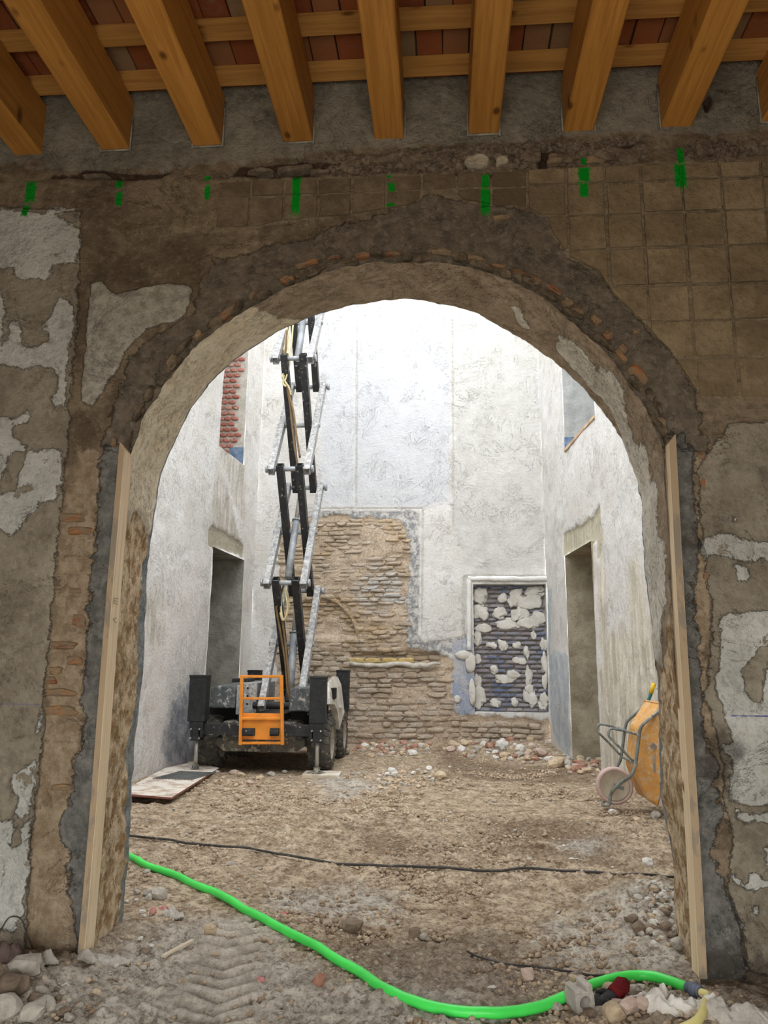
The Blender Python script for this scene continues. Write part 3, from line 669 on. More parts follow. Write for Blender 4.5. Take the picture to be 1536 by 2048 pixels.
# ------------------------------------------------------------------ room shell behind the arch wall
M_ROOMW = plain('room_plaster', (0.20, 0.165, 0.125), (0.34, 0.29, 0.23), 2, .02, 9)
def slab(name, c, d, mat):
    b = MB(); b.box(c, d); o = b.build(name, mat); return structure(o)
slab('wall_west', (-3.42, 1.28, 2.6), (0.24, 5.6, 5.4), M_ROOMW)
slab('wall_east', (2.82, 1.28, 2.6), (0.24, 5.6, 5.4), M_ROOMW)
b = MB()
b.box((-3.0, -1.55, 2.6), (0.9, 0.25, 5.4)); b.box((2.4, -1.55, 2.6), (0.9, 0.25, 5.4)); b.box((-0.3, -1.55, 3.9), (4.6, 0.25, 2.8))
structure(b.build('wall_rear', M_ROOMW))

# ------------------------------------------------------------------ ceiling: joists, battens, clay tiles
def wood_mat(name, c1_, c2_, dark, axis, knots=True, rough=.55, sat_rand=0.12, sc=1.0):
    n = NT(name); p = n.pos(True); st = {'y': (9*sc, .35*sc, 9*sc), 'x': (.35*sc, 9*sc, 9*sc), 'z': (9*sc, 9*sc, .35*sc)}[axis]
    off_ = n.n.new('ShaderNodeVectorMath'); off_.operation = 'ADD'; n.L(p, off_.inputs[0])
    cx = n.n.new('ShaderNodeCombineXYZ')
    for k in range(3): n.L(n.math('MULTIPLY', n.rand(), 37.0+k*11), cx.inputs[k])
    n.L(cx.outputs[0], off_.inputs[1]); v = off_.outputs[0]
    g = n.noise(2.2, 5, .6, v, st, 1.2); g2 = n.noise(9, 3, .6, v, st)
    c = n.mix(n.mr(g, .35, .65), c1_, c2_); c = n.mix(n.math('MULTIPLY', n.mr(g2, .5, .75), .35), c, dark)
    c = n.hsv(c, v=n.math('MULTIPLY_ADD', n.rand(), sat_rand*2, 1-sat_rand))
    if knots:
        kst = {'y': (4, 2.6, 1.4), 'x': (2.0, 1.2, 5), 'z': (5, 5, 2)}[axis]
        mp = n.n.new('ShaderNodeMapping'); mp.inputs['Scale'].default_value = kst; n.L(v, mp.inputs[0])
        k = n.vor(1.35*sc, vec=mp.outputs[0]); c = n.mix(n.mr(k, .05, .17, .9, 0), c, tuple(q*.42 for q in dark))
    return n.done(c, rough, normal=n.bump(g2, .002), spec=.3)
M_BEAM = wood_mat('orange_pine_beam', (0.42, 0.185, 0.036), (0.56, 0.265, 0.058), (0.26, 0.09, 0.018), 'y')
M_BATT = wood_mat('orange_pine_batten', (0.40, 0.20, 0.052), (0.52, 0.275, 0.078), (0.24, 0.09, 0.02), 'x')
ZB, ZT = 4.695, 5.05
bx = [((-2.64), 'leftmost, its end cut off by the picture edge'), (-2.056, 'second from the left'), (-1.455, 'third from the left'), (-0.876, 'fourth from the left'),
      (-0.305, 'fifth from the left, just left of the arch crown'), (0.278, 'sixth from the left, its underside seen straight on'), (0.852, 'seventh from the left'), (1.433, 'eighth from the left, above a dark hole in the plaster'), (2.02, 'at the right picture edge')]
ORD = ['leftmost orange pine ceiling beam, mostly outside the picture corner', 'second orange pine ceiling beam from the left', 'third orange pine ceiling beam from the left', 'fourth orange pine ceiling beam from the left',
       'fifth orange pine ceiling beam, left of the arch crown', 'sixth orange pine ceiling beam, right of the arch crown with straight grain', 'seventh orange pine ceiling beam from the left', 'eighth orange pine ceiling beam beside a dark hole in plaster', 'orange pine ceiling beam at the far right edge']
def beam_bm(w, L, h, ch=0.008, rag=0.0):
    """long timber with chamfered arrises, along y, origin at centre"""
    pr = [(-w/2+ch, -h/2), (w/2-ch, -h/2), (w/2, -h/2+ch), (w/2, h/2-ch), (w/2-ch, h/2), (-w/2+ch, h/2), (-w/2, h/2-ch), (-w/2, -h/2+ch)]
    V = []; N = 18
    for k in range(N+1):
        y = -L/2+L*k/N
        for a, c in pr: V.append((a+rnd.uniform(-1, 1)*.0012, y, c+rnd.uniform(-1, 1)*.0012))
    F = [tuple(range(8))[::-1], tuple(N*8+i for i in range(8))]
    F += [(k*8+i, k*8+(i+1) % 8, (k+1)*8+(i+1) % 8, (k+1)*8+i) for k in range(N) for i in range(8)]
    return mesh_data('beam', V, F, M_BEAM)
for (x, _), lab in zip(bx, ORD):
    L = 5.75; me = beam_bm(0.185, L, ZT-ZB)
    o = link(bpy.data.objects.new('ceiling_beam', me)); o.location = (x, D-L/2+0.12, (ZB+ZT)/2)
    tag(o, lab, 'beam', 'pine beams under the ceiling')
M_JOINT = plain('pale_joint_mortar', (0.33, 0.31, 0.26), (0.50, 0.48, 0.42), 14, .02, 30)
bl = MB()
for k, (x, _) in enumerate(bx[1:]):           # thin lines of mortar where the beams enter the wall
    for sx in (-1, 1):
        if rnd.random() < .75: bl.tube([(x+sx*.097, D-.012, ZB-.012+rnd.uniform(-.01, .01)), (x+sx*.098, D-.012, ZB+.1), (x+sx*.097, D-.012, ZB+.2+rnd.uniform(0, .12))], .006, 5)
    if rnd.random() < .6: bl.tube([(x-.1, D-.012, ZB-.006), (x, D-.014, ZB-.009), (x+.1, D-.012, ZB-.005)], .007, 5)
bl.build('mortar_line', M_JOINT, wf)['kind'] = 'stuff'

BAT = [3.965-.347*k for k in range(5)]
BLAB = ['cross batten nearest the arch wall, above the beams', 'cross batten second from the arch wall, above the beams', 'cross batten third from the arch wall, at the top picture edge', 'fourth cross batten from the arch wall, above the beams', 'fifth cross batten from the arch wall, above the beams']
for k, y in enumerate(BAT):
    V = []; pr = [(-.045, 0), (.045, 0), (.045, .07), (-.045, .07)]; N = 12
    for j in range(N+1):
        X = -3.3+5.99*j/N; w = rnd.uniform(-1, 1)*.004
        V += [(X, a+w, c+w*.3) for a, c in pr]
    F = [(3, 2, 1, 0), tuple(N*4+i for i in range(4))]+[(j*4+i, (j+1)*4+i, (j+1)*4+(i+1) % 4, j*4+(i+1) % 4) for j in range(N) for i in range(4)]
    o = mesh('ceiling_batten', V, F, M_BATT); o.location = (0, y, ZT)
    tag(o, BLAB[k], 'batten', 'battens across the ceiling beams')
n = NT('clay_ceiling_tile'); q = n.noise(18, 5, .7); cc = n.ramp(n.rand(), [(0, (0.20, 0.055, 0.02)), (.4, (0.27, 0.08, 0.026)), (.65, (0.28, 0.11, 0.042)), (.85, (0.24, 0.14, 0.07)), (1, (0.26, 0.18, 0.10))])
cc = n.mix(n.mr(q, .5, .75), cc, (0.22, 0.12, 0.07)); M_CTILE = n.done(cc, .85, normal=n.bump(n.noise(60, 4), .004))
M_CDARK = plain('dark_mortar_bed', (0.10, 0.085, 0.065), (0.17, 0.15, 0.12), 6, .02, 20)
b = MB(); b.box((-0.3, 1.3, ZT+.07+.03+.09), (6.2, 5.6, .16)); b.box((-.3, 1.3, ZT+.32), (6.6, 6, .1)); cei = structure(b.build('ceiling', M_CDARK))
tvars = []
for k in range(4):
    b = MB(); w = .152; l = .325
    V = [(-w/2, -l/2, 0), (w/2, -l/2, 0), (w/2, l/2, 0), (-w/2, l/2, 0)]
    V = [(x+rnd.uniform(-.002, .002), y+rnd.uniform(-.003, .003), 0) for x, y, z in V]
    V = [(x*.97, y*.985, 0) for x, y, z in V]+[(x, y, .006) for x, y, z in V]+[(x, y, .03) for x, y, z in V]
    F = [(3, 2, 1, 0)]+[(j*4+i, j*4+(i+1) % 4, (j+1)*4+(i+1) % 4, (j+1)*4+i) for j in range(2) for i in range(4)]+[(8, 9, 10, 11)]
    tvars.append(mesh_data('clay_tile', V, F, M_CTILE))
nt = 0
for k in range(-1, 6):
    yc = BAT[0]-.347*k-.1735 if k >= 0 else BAT[0]+.1735
    x = -2.9+rnd.uniform(0, .06)
    while x < 2.5 and nt < 290:
        near = k >= 3
        if not near:
            o = link(bpy.data.objects.new('clay_tile', tvars[rnd.randrange(4)]), cei)
            o.location = (x, yc, ZT+.072+rnd.uniform(0, .004)); o.rotation_euler = (rnd.uniform(-.01, .01), rnd.uniform(-.01, .01), rnd.uniform(-.012, .012)); nt += 1
        x += .1585+rnd.uniform(-.002, .003)

# ------------------------------------------------------------------ pieces of the arch wall: square mortar panels, bricks and stones
def clip_poly(poly, u0, u1, v0, v1):
    def cl(P, f, g):
        out = []
        for i in range(len(P)):
            a, b_ = P[i-1], P[i]; fa_, fb = f(a), f(b_)
            if fa_ >= 0: out.append(a) if False else None
            if (fa_ >= 0) != (fb >= 0):
                t = fa_/(fa_-fb); out.append((a[0]+(b_[0]-a[0])*t, a[1]+(b_[1]-a[1])*t))
            if fb >= 0: out.append(b_)
        return out
    P = list(poly)
    for f in (lambda q: q[0]-u0, lambda q: u1-q[0], lambda q: q[1]-v0, lambda q: v1-q[1]):
        if len(P) < 3: return []
        P = cl(P, f, None)
    return P
def area(P): return abs(sum(P[i-1][0]*P[i][1]-P[i][0]*P[i-1][1] for i in range(len(P))))/2
def panel_mat(name, ca, cb, cd):
    n = NT(name); q = n.noise(7, 6, .7); q2 = n.noise(26, 6, .64); c = n.mix(n.mr(q, .35, .65), ca, cb)
    c = n.hsv(c, v=n.math('MULTIPLY_ADD', n.rand(), .2, .9)); c = n.mix(n.mr(n.noise(1.6, 4), .46, .66), c, cd); c = n.mix(n.math('MULTIPLY', n.mr(q2, .5, .62), .28), c, (0.11, 0.083, 0.056)); c = n.mix(green_marks(n, n.noise(60, 4, .7)), c, (0.004, 0.30, 0.02))
    return n.done(c, .93, normal=n.bump(n.math('MULTIPLY_ADD', n.noise(14, 7, .72), 1.3, q2), .014), spec=.1)
M_PANEL = panel_mat('mortar_panel', (0.235, 0.180, 0.108), (0.335, 0.262, 0.165), (0.20, 0.15, 0.092)); M_PANEL2 = panel_mat('brown_mortar_panel', (0.155, 0.116, 0.075), (0.245, 0.19, 0.128), (0.15, 0.11, 0.07))
tz = FRONT.poly(TILEZ)
ppx = [1055, 1134, 1212, 1285, 1367, 1446, 1530, 1612]
us = [FRONT.pix(x, 430)[0] for x in ppx]; st = us[2]-us[1]
us = [us[0]-st*.93*k for k in range(9, 0, -1)]+us
vs = [FRONT.pix(1285, y)[1] for y in (333, 366, 429, 498, 573, 645, 719, 800)]
for i in range(len(us)-1):
    for j in range(len(vs)-1):
        sh = 0.02*math.sin(j*1.3)+.0*j
        u0, u1, v1, v0 = us[i], us[i+1], vs[j], vs[j+1]
        if us[i] < us[9]-.01 and j > 1: continue
        g = .007
        P = clip_poly(tz, u0+g+rnd.uniform(-.004, .004), u1-g+rnd.uniform(-.004, .004), v0+g+rnd.uniform(-.004, .004), v1-g+rnd.uniform(-.004, .004))
        if len(P) < 3 or area(P) < .003: continue
        # densify the outline, wobble it, then raise it off the wall
        Q = []
        for k in range(len(P)):
            a, b_ = P[k-1], P[k]; L = math.hypot(a[0]-b_[0], a[1]-b_[1]); m_ = max(1, int(L/.035))
            for t in range(m_): Q.append((a[0]+(b_[0]-a[0])*t/m_+rnd.uniform(-1, 1)*.0028, a[1]+(b_[1]-a[1])*t/m_+rnd.uniform(-1, 1)*.0028))
        cx, cy = sum(p[0] for p in Q)/len(Q), sum(p[1] for p in Q)/len(Q); N = len(Q)
        main = us[i] >= us[9]-.01; pr = (.018 if main else .013)+rnd.uniform(-.002, .003)
        V = [(a, D+.02, c_) for a, c_ in Q]+[(cx+(a-cx)*.985, D-pr+.004, cy+(c_-cy)*.985) for a, c_ in Q]+[(cx+(a-cx)*.95, D-pr, cy+(c_-cy)*.95) for a, c_ in Q]+[(cx, D-pr-.001, cy)]
        F = [(r*N+k, r*N+(k+1) % N, (r+1)*N+(k+1) % N, (r+1)*N+k) for r in range(2) for k in range(N)]+[(2*N+k, 2*N+(k+1) % N, 3*N) for k in range(N)]
        o = mesh('mortar_panel', V, F, M_PANEL if main else M_PANEL2, wf)
        bm = bmesh.new(); bm.from_mesh(o.data); bmesh.ops.recalc_face_normals(bm, faces=bm.faces); bm.to_mesh(o.data); bm.free()

def lump(seed, n=2, amp=.22, fl=(1, 1, 1), boxy=0.0):
    bm = bmesh.new(); bmesh.ops.create_icosphere(bm, subdivisions=n, radius=.5)
    r = random.Random(seed); o = [r.uniform(0, 50) for _ in range(3)]
    P = np.array([v.co for v in bm.verts])
    if boxy:
        mx = np.abs(P).max(1)[:, None]; P = P*(1-boxy)+P/mx*.42*boxy
    nz = fbm(P[:, 0]+o[0], P[:, 1]+o[1], P[:, 2]+o[2], sc=2.6, octv=3, seed=seed)
    P = P*(1+amp*nz)[:, None]*np.array(fl)
    F = [tuple(v.index for v in f.verts) for f in bm.faces]; bm.free()
    return P, F
n = NT('fired_brick'); c = n.ramp(n.rand(), [(0, (0.24, 0.105, 0.06)), (.4, (0.34, 0.155, 0.065)), (.7, (0.29, 0.175, 0.09)), (1, (0.30, 0.22, 0.13))])
c = n.mix(n.mr(n.noise(13, 8, .8), .43, .53), c, (0.22, 0.165, 0.11)); M_BRICK = n.done(c, .9, normal=n.bump(n.noise(40, 5, .7), .006), spec=.1)
def wall_brick(px, py, lp, hp, ang, name='brick', mat=None, dep=.05, out=.012, seed=0, lab=None):
    u, v = FRONT.pix(px, py); s_ = D/FPX*1.03
    P, F = lump(seed, 3, .42, (1, 1, 1), .7)
    P = P*np.array([lp*s_*1.15, dep*2, hp*s_*1.15]); a = math.radians(ang); ca, sa = math.cos(a), math.sin(a)
    X = P[:, 0]*ca-P[:, 2]*sa; Z = P[:, 0]*sa+P[:, 2]*ca
    V = np.stack([X+u, P[:, 1]+D+dep-out-.012, Z+v], 1)
    o = mesh(name, V, F, mat or M_BRICK, wf)
    if lab: o['label'] = lab
for k, (x, y, l, h_, a) in enumerate([(880, 506, 56, 14, -6), (945, 518, 50, 11, -12), (1052, 556, 62, 22, -28), (724, 512, 34, 10, 4), (617, 528, 52, 13, 16), (575, 560, 28, 14, 26), (508, 592, 30, 12, 33),
   (455, 628, 55, 16, 42), (430, 645, 26, 15, 45), (345, 722, 26, 14, 62), (1135, 605, 22, 16, -45), (1105, 578, 44, 13, -33), (1192, 640, 24, 18, -50), (1215, 672, 22, 18, -55), (1275, 752, 52, 26, -62), (1240, 712, 34, 12, -55),
   (1322, 845, 24, 14, -75), (1155, 622, 26, 12, -42), (1245, 700, 20, 14, -55), (786, 508, 40, 9, 0), (668, 517, 30, 10, 10), (995, 533, 30, 9, -18), (229, 886, 12, 18, 0), (1402, 912, 14, 16, 0), (1404, 970, 10, 30, 8),
   (1003, 436, 42, 9, 2), (1190, 322, 44, 16, 0), (1110, 318, 30, 20, 0), (395, 672, 24, 12, 50), (300, 790, 22, 12, 66), (1272, 665, 14, 9, 0)]):
    wall_brick(x, y, l, h_, a, seed=k+1, out=.016)
for k, (x, y, l, h_) in enumerate([(128, 1291, 54, 12), (112, 1342, 26, 13), (150, 1322, 34, 14), (124, 1386, 58, 12), (120, 1421, 60, 15), (125, 1574, 40, 9), (140, 1035, 60, 14), (160, 1062, 44, 12), (150, 1180, 30, 11), (157, 1240, 26, 20), (103, 1360, 20, 11), (1415, 1150, 16, 12)]):
    wall_brick(x, y, l*1.05, h_*1.35, 0, seed=k+60, out=.009)
M_RIDGE = plain('torn_mortar_ridge', (0.12, 0.095, 0.065), (0.30, 0.24, 0.17), 14, .03, 30)
k = int(SUB*6.6)
while k < SUB*26:
    i_ = min(k, len(FA)-2); tx, tz = FA[i_+1]-FA[i_]; L_ = math.hypot(tx, tz); tx, tz = tx/L_, tz/L_; ofs = rnd.uniform(.03, .07); u = FA[i_][0]-tz*ofs; v = FA[i_][1]+tx*ofs
    lx_ = rnd.uniform(.05, .16); hy_ = rnd.uniform(.02, .045); P, F = lump(1300+k, 2, .6, (1, 1, 1), .5); P = P*np.array([lx_, .07, hy_])*1.2
    mesh('stone', np.stack([P[:, 0]*tx-P[:, 2]*tz+u, P[:, 1]+D+rnd.uniform(.0, .012), P[:, 0]*tz+P[:, 2]*tx+v], 1), F, M_RIDGE if rnd.random() < .94 else M_BRICK, wf)
    k += max(2, int(lx_*SUB/.17*rnd.uniform(.6, 1.5)))
M_STONE = plain('pale_limestone', (0.40, 0.35, 0.26), (0.56, 0.50, 0.39), 9, .02, 25)
M_ROUGHST = plain('brown_rubble_stone', (0.17, 0.13, 0.095), (0.32, 0.26, 0.19), 11, .03, 25)
wall_brick(956, 326, 50, 24, -3, 'stone', M_STONE, out=.035, seed=90, lab='pale limestone set in the rubble band')
wall_brick(1003, 322, 28, 22, 12, 'stone', M_STONE, out=.025, seed=91)
for k, (x, y, l, h_, a) in enumerate([(765, 318, 60, 22, 5), (830, 316, 60, 20, -4), (700, 326, 46, 18, 8), (885, 322, 30, 26, 0), (1060, 310, 44, 34, 4), (1130, 316, 40, 26, 0), (1205, 312, 60, 26, 2), (590, 338, 70, 9, 3), (520, 342, 50, 8, 2), (640, 344, 40, 10, 3), (1255, 312, 50, 34, 0), (70, 330, 50, 26, 0), (190, 352, 60, 8, 2), (1402, 300, 22, 26, 10), (1020, 334, 40, 10, 0)]):
    wall_brick(x, y, l, h_, a, 'stone', M_ROUGHST, out=.012, seed=100+k)

# ------------------------------------------------------------------ masonry of the courtyard walls
n = NT('courtyard_stone_brick'); rr = n.rand(); p = n.pos()
c = n.ramp(rr, [(0, (0.56, 0.43, 0.30)), (.3, (0.64, 0.50, 0.34)), (.55, (0.70, 0.58, 0.43)), (.8, (0.60, 0.49, 0.39)), (1, (0.72, 0.62, 0.50))])
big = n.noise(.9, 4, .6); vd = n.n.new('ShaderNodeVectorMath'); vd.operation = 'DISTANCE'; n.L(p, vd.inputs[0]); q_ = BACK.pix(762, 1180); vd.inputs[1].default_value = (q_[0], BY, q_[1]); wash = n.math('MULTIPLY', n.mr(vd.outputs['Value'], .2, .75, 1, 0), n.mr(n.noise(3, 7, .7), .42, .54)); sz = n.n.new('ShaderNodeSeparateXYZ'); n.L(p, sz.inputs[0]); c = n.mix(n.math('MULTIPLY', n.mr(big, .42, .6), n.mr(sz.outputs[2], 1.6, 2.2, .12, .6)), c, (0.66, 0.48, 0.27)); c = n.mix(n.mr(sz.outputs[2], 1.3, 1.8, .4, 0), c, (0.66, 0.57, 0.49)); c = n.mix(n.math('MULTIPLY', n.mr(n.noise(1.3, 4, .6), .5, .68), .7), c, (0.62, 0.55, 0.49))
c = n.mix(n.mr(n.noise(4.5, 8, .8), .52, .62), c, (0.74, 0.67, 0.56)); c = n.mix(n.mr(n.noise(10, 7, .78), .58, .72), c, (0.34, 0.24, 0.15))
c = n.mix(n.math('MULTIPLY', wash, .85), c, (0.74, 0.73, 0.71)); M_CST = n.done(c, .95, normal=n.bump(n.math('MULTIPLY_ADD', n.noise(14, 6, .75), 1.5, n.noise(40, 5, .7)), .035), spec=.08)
def soft_block(l, h_, d, seed, amp=.3):
    P, F = lump(seed, 1 if l < .2 else 2, amp, (1, 1, 1), .8); return P*np.array([l*1.2, d, h_*1.2]), F
ex = BACK.poly(EXPO[0]); bricks = []
z = -.05; row = 0
while z < 4.25:
    h_ = rnd.uniform(.075, .115) if z < 1.6 else rnd.uniform(.06, .085); x = -3.3+rnd.uniform(0, .2)
    while x < 2.1:
        l = rnd.uniform(.14, .36)
        cxx, czz = x+l/2, z+h_/2+.02*math.sin(x*1.7+z)+rnd.uniform(-.012, .012)
        if sdf(np.array([cxx]), np.array([czz]), ex)[0] > .05 and not (NX0-.12 < cxx < NX1+.12 and NZ0-.06 < czz < NZ1+.1):
            bricks.append((cxx, czz, l, h_))
        x += l+rnd.uniform(.012, .03)
    z += h_+rnd.uniform(-.004, .014); row += 1
vis = [b_ for b_ in bricks if b_[0] > -1.45 and b_[1] > .0]; vis.sort(key=lambda b_: (b_[1] > 1.75, -b_[2]))
ind = set(vis[:285]); BV = [soft_block(.25, .09, .16, 200+k) for k in range(10)]; BME = [mesh_data('brick', P, F, M_CST, False) for P, F in BV]
rest = MB()
for b_ in bricks:
    cxx, czz, l, h_ = b_; k = rnd.randrange(10); out = rnd.uniform(-.035, .03)+.03*float(fbm(np.array([cxx]), np.array([czz]), sc=1.5, seed=44)[0])-(.075 if sdf(np.array([cxx]), np.array([czz]), ARC)[0] > 0 else 0)-(.12 if sdf(np.array([cxx]), np.array([czz]), SLOT)[0] > -.01 else 0); rz = rnd.uniform(-.05, .05)
    if b_ in ind:
        o = link(bpy.data.objects.new('brick', BME[k]), wb); o.location = (cxx, BY+.062-out, czz); o.scale = (l/.25, 1, h_/.09); o.rotation_euler = (0, rnd.uniform(-.07, .07), rz)
    else:
        P, F = BV[k]; rest.add(P*np.array([l/.25, 1, h_/.09])+np.array([cxx, BY+.062-out, czz]), F)
o = rest.build('brick_courses', M_CST, wb, recalc=False); o['kind'] = 'stuff'
# worn relieving arch and ochre tiles inside the exposed masonry
M_OCH = plain('ochre_glazed_tile', (0.40, 0.29, 0.11), (0.52, 0.41, 0.20), 6, .01, 20)
A0 = [BACK.pix(*q) for q in [(618, 1196), (640, 1192), (662, 1197), (682, 1209), (699, 1228), (710, 1248), (717, 1268)]]; cp_ = catmull(A0, 3)
for k in range(0, len(cp_)-1):
    (u, v), (u2, v2) = cp_[k], cp_[k+1]; P, F = soft_block(.15, .10, .14, 380+k, .2); a_ = math.atan2(v2-v, u2-u); P = np.array(P); X_ = P[:, 0]*math.cos(a_)-P[:, 2]*math.sin(a_); Z_ = P[:, 0]*math.sin(a_)+P[:, 2]*math.cos(a_)
    mesh('arch_brick', np.stack([X_+u, P[:, 1]+BY+.052, Z_+v], 1), F, M_CST, wb)
for k, x in enumerate((712, 745, 780, 812)):
    u, v = BACK.pix(x, 1318); P, F = soft_block(.30, .10, .14, 400+k, .1); mesh('ochre_tile', P+np.array([u, BY+.03, v-.03]), F, M_OCH, wb)
u0, v0 = BACK.pix(700, 1328); u1, v1 = BACK.pix(880, 1330)
b = MB(); pts = [(u0+(u1-u0)*t/14, BY-.04+rnd.uniform(-.01, .01), v0+rnd.uniform(-.03, .03)) for t in range(15)]; b.tube(pts, .045, 7, rad=[.04+rnd.uniform(-.012, .015) for _ in pts]); b.build('mortar_ledge', M_MORT, wb)
# niche: ribbed blue-grey bricks and dabs of plaster
n = NT('violet_grey_brick'); c = n.ramp(n.rand(), [(0, (0.20, 0.175, 0.19)), (.4, (0.28, 0.25, 0.26)), (.75, (0.25, 0.255, 0.29)), (1, (0.36, 0.32, 0.31))])
c = n.mix(n.mr(n.noise(2.4, 5, .7), .53, .62), c, (0.15, 0.18, 0.28)); c = n.mix(n.mr(n.noise(9, 6, .75), .6, .72), c, (0.40, 0.38, 0.38)); M_NB = n.done(c, .9, normal=n.bump(n.noise(30, 5, .7), .02), spec=.1)
NBV = [mesh_data('brick', *[(P, F) for P, F in [soft_block(.28, .062, .09, 300+k, .1)]][0], M_NB) for k in range(5)]
z = NZ0+.04; r_ = 0
while z < NZ1-.03:
    x = NX0+.02-(r_ % 2)*.14
    while x < NX1:
        a, b_ = max(x, NX0+.01), min(x+.28, NX1-.01)
        if b_-a > .05:
            o = link(bpy.data.objects.new('brick', NBV[rnd.randrange(5)]), wb); o.location = ((a+b_)/2, BY+.215+rnd.uniform(-.012, .01), z+rnd.uniform(-.005, .005)); o.scale = ((b_-a)/.285, 1, 1); o.rotation_euler = (0, rnd.uniform(-.02, .02), 0)
        x += .292
    z += .087; r_ += 1
M_DAB = plain('plaster_dab', (0.56, 0.53, 0.48), (0.68, 0.66, 0.61), 6, .02, 20)
dabs = [(962, 1195, 26, 36), (1005, 1195, 18, 20), (1035, 1192, 34, 30), (1062, 1200, 60, 34), (1072, 1182, 44, 22), (1025, 1208, 10, 10), (962, 1225, 30, 34), (1002, 1225, 30, 22), (1050, 1225, 22, 40), (1035, 1230, 20, 20), (1075, 1235, 34, 26), (1020, 1248, 60, 22), (1064, 1248, 70, 24),
        (968, 1255, 36, 16), (955, 1275, 18, 40), (985, 1290, 18, 12), (1008, 1290, 18, 24), (1036, 1290, 18, 10), (1070, 1270, 10, 16), (1055, 1305, 12, 28), (1040, 1322, 22, 16), (990, 1340, 16, 16), (955, 1318, 14, 20), (1012, 1357, 40, 18), (1028, 1350, 24, 20), (1060, 1355, 14, 40), (958, 1362, 16, 26),
        (1092, 1330, 14, 46), (1065, 1400, 26, 30), (992, 1407, 20, 18), (1032, 1405, 16, 16), (1090, 1405, 20, 34), (962, 1395, 24, 44), (1092, 1362, 12, 30), (1088, 1290, 14, 26), (1062, 1378, 16, 24)]
for k, (x, y, w, h_) in enumerate(dabs):
    P, F = lump(500+k, 3, .95, (1, 1, 1)); u, v = BACK.pix(x, y); s_ = BY/FPX*1.05
    u = min(max(u, NX0+.05), NX1-.05)
    mesh('plaster_dab', P*np.array([min(w*s_*.92, .42), .016+.02*(k%3==0), h_*s_*.92])+np.array([u, BY+.168, v]), F, M_DAB, wb, True)
for k, (x, y, w, h_) in enumerate([(915, 1398, 12, 14), (928, 1310, 34, 16), (942, 1325, 20, 34), (944, 1385, 12, 50)]):
    P, F = lump(560+k, 2, .4, (1, 1, 1)); u, v = BACK.pix(x, y); s_ = BY/FPX
    mesh('plaster_dab', P*np.array([w*s_*1.1, .05, h_*s_*1.1])+np.array([u, BY-.02, v]), F, M_DAB, wb, True)
# thin raised plaster rim round the niche
b = MB()
for (p0, p1) in [((936, 1158), (1100, 1158)), ((938, 1158), (938, 1300))]:
    a = [BACK.pix(p0[0]+(p1[0]-p0[0])*t/16, p0[1]+(p1[1]-p0[1])*t/16) for t in range(17)]
    b.tube([(u, BY-.012, v+rnd.uniform(-.006, .006)) for u, v in a], .05, 6, rad=[.05+rnd.uniform(-.008, .008) for _ in a])
b.build('plaster_rim', M_WHITE, wb)
# red bricks showing on the far jamb of the high left window
n = NT('red_brick'); c = n.ramp(n.rand(), [(0, (0.33, 0.12, 0.09)), (.6, (0.42, 0.17, 0.13)), (1, (0.46, 0.27, 0.22))]); c = n.mix(n.mr(n.noise(11, 5, .7), .58, .7), c, (0.55, 0.48, 0.42)); M_RED = n.done(c, .92, normal=n.bump(n.noise(40, 5), .01), spec=.1)
RBME = [mesh_data('brick', *soft_block(.13, .085, .06, 600+k, .12), M_RED) for k in range(4)]
for r_ in range(22):
    z = wz+.16+r_*.108
    for k in range(4):
        dd = .56-(k*.145+(.07 if r_ % 2 else 0))
        if dd < .1+.05*rnd.random() or (k == 3 and rnd.random() < .6): continue
        P0 = LEFT.at(wu0, z, -dd); o = link(bpy.data.objects.new('brick', RBME[rnd.randrange(4)]), wl)
        o.location = tuple(P0); o.location.y -= .012; o.rotation_euler = (0, rnd.uniform(-.03, .03), math.atan2(LEFT.n[1], LEFT.n[0]))
# broken lintel timbers over the right doorway, orange edge of the high right window
M_OLDW = wood_mat('old_grey_lintel_wood', (0.13, 0.10, 0.07), (0.26, 0.22, 0.17), (0.05, 0.04, 0.03), 'y', False, .8)
for k in range(3):
    b = MB(); dd = -.12-k*.17; a = RIGHT.at(ru0+.02, rz-.03+.01*k, dd); c_ = RIGHT.at(ru1-.02, rz-.03-.015*k, dd-.03); b.bar(a, c_, .14, .08); o = b.build('lintel_board', M_OLDW, wr, .008)
b = MB(); a = RIGHT.at(xu0, xz+.01, -.08); c_ = RIGHT.at(xu1, xz+.01, -.08); b.bar(a, c_, .2, .06); b.build('sill_brick', plain('orange_sill', (0.50, 0.33, 0.20), (0.66, 0.52, 0.38), 6, .03, 15), wr, .01)
b = MB(); a = RIGHT.at(xu0, xz+.25, -.71); c_ = RIGHT.at(xu1, xz+.25, -.71)
M_BLUEB = plain('blue_band', (0.10, 0.15, 0.24), (0.20, 0.26, 0.36), 8, .01, 20)
b.box(tuple(Vector(RIGHT.at(xu0, xz+.12, -.35))+Vector((0, -.02, 0))), (.7, .04, .26)); b.build('blue_membrane', M_BLUEB, wr)
b = MB(); b.box(tuple(Vector(LEFT.at(wu0, wz+.17, -.13))+Vector((0, -.02, 0))), (.26, .04, .34)); b.build('blue_membrane', M_BLUEB, wl)

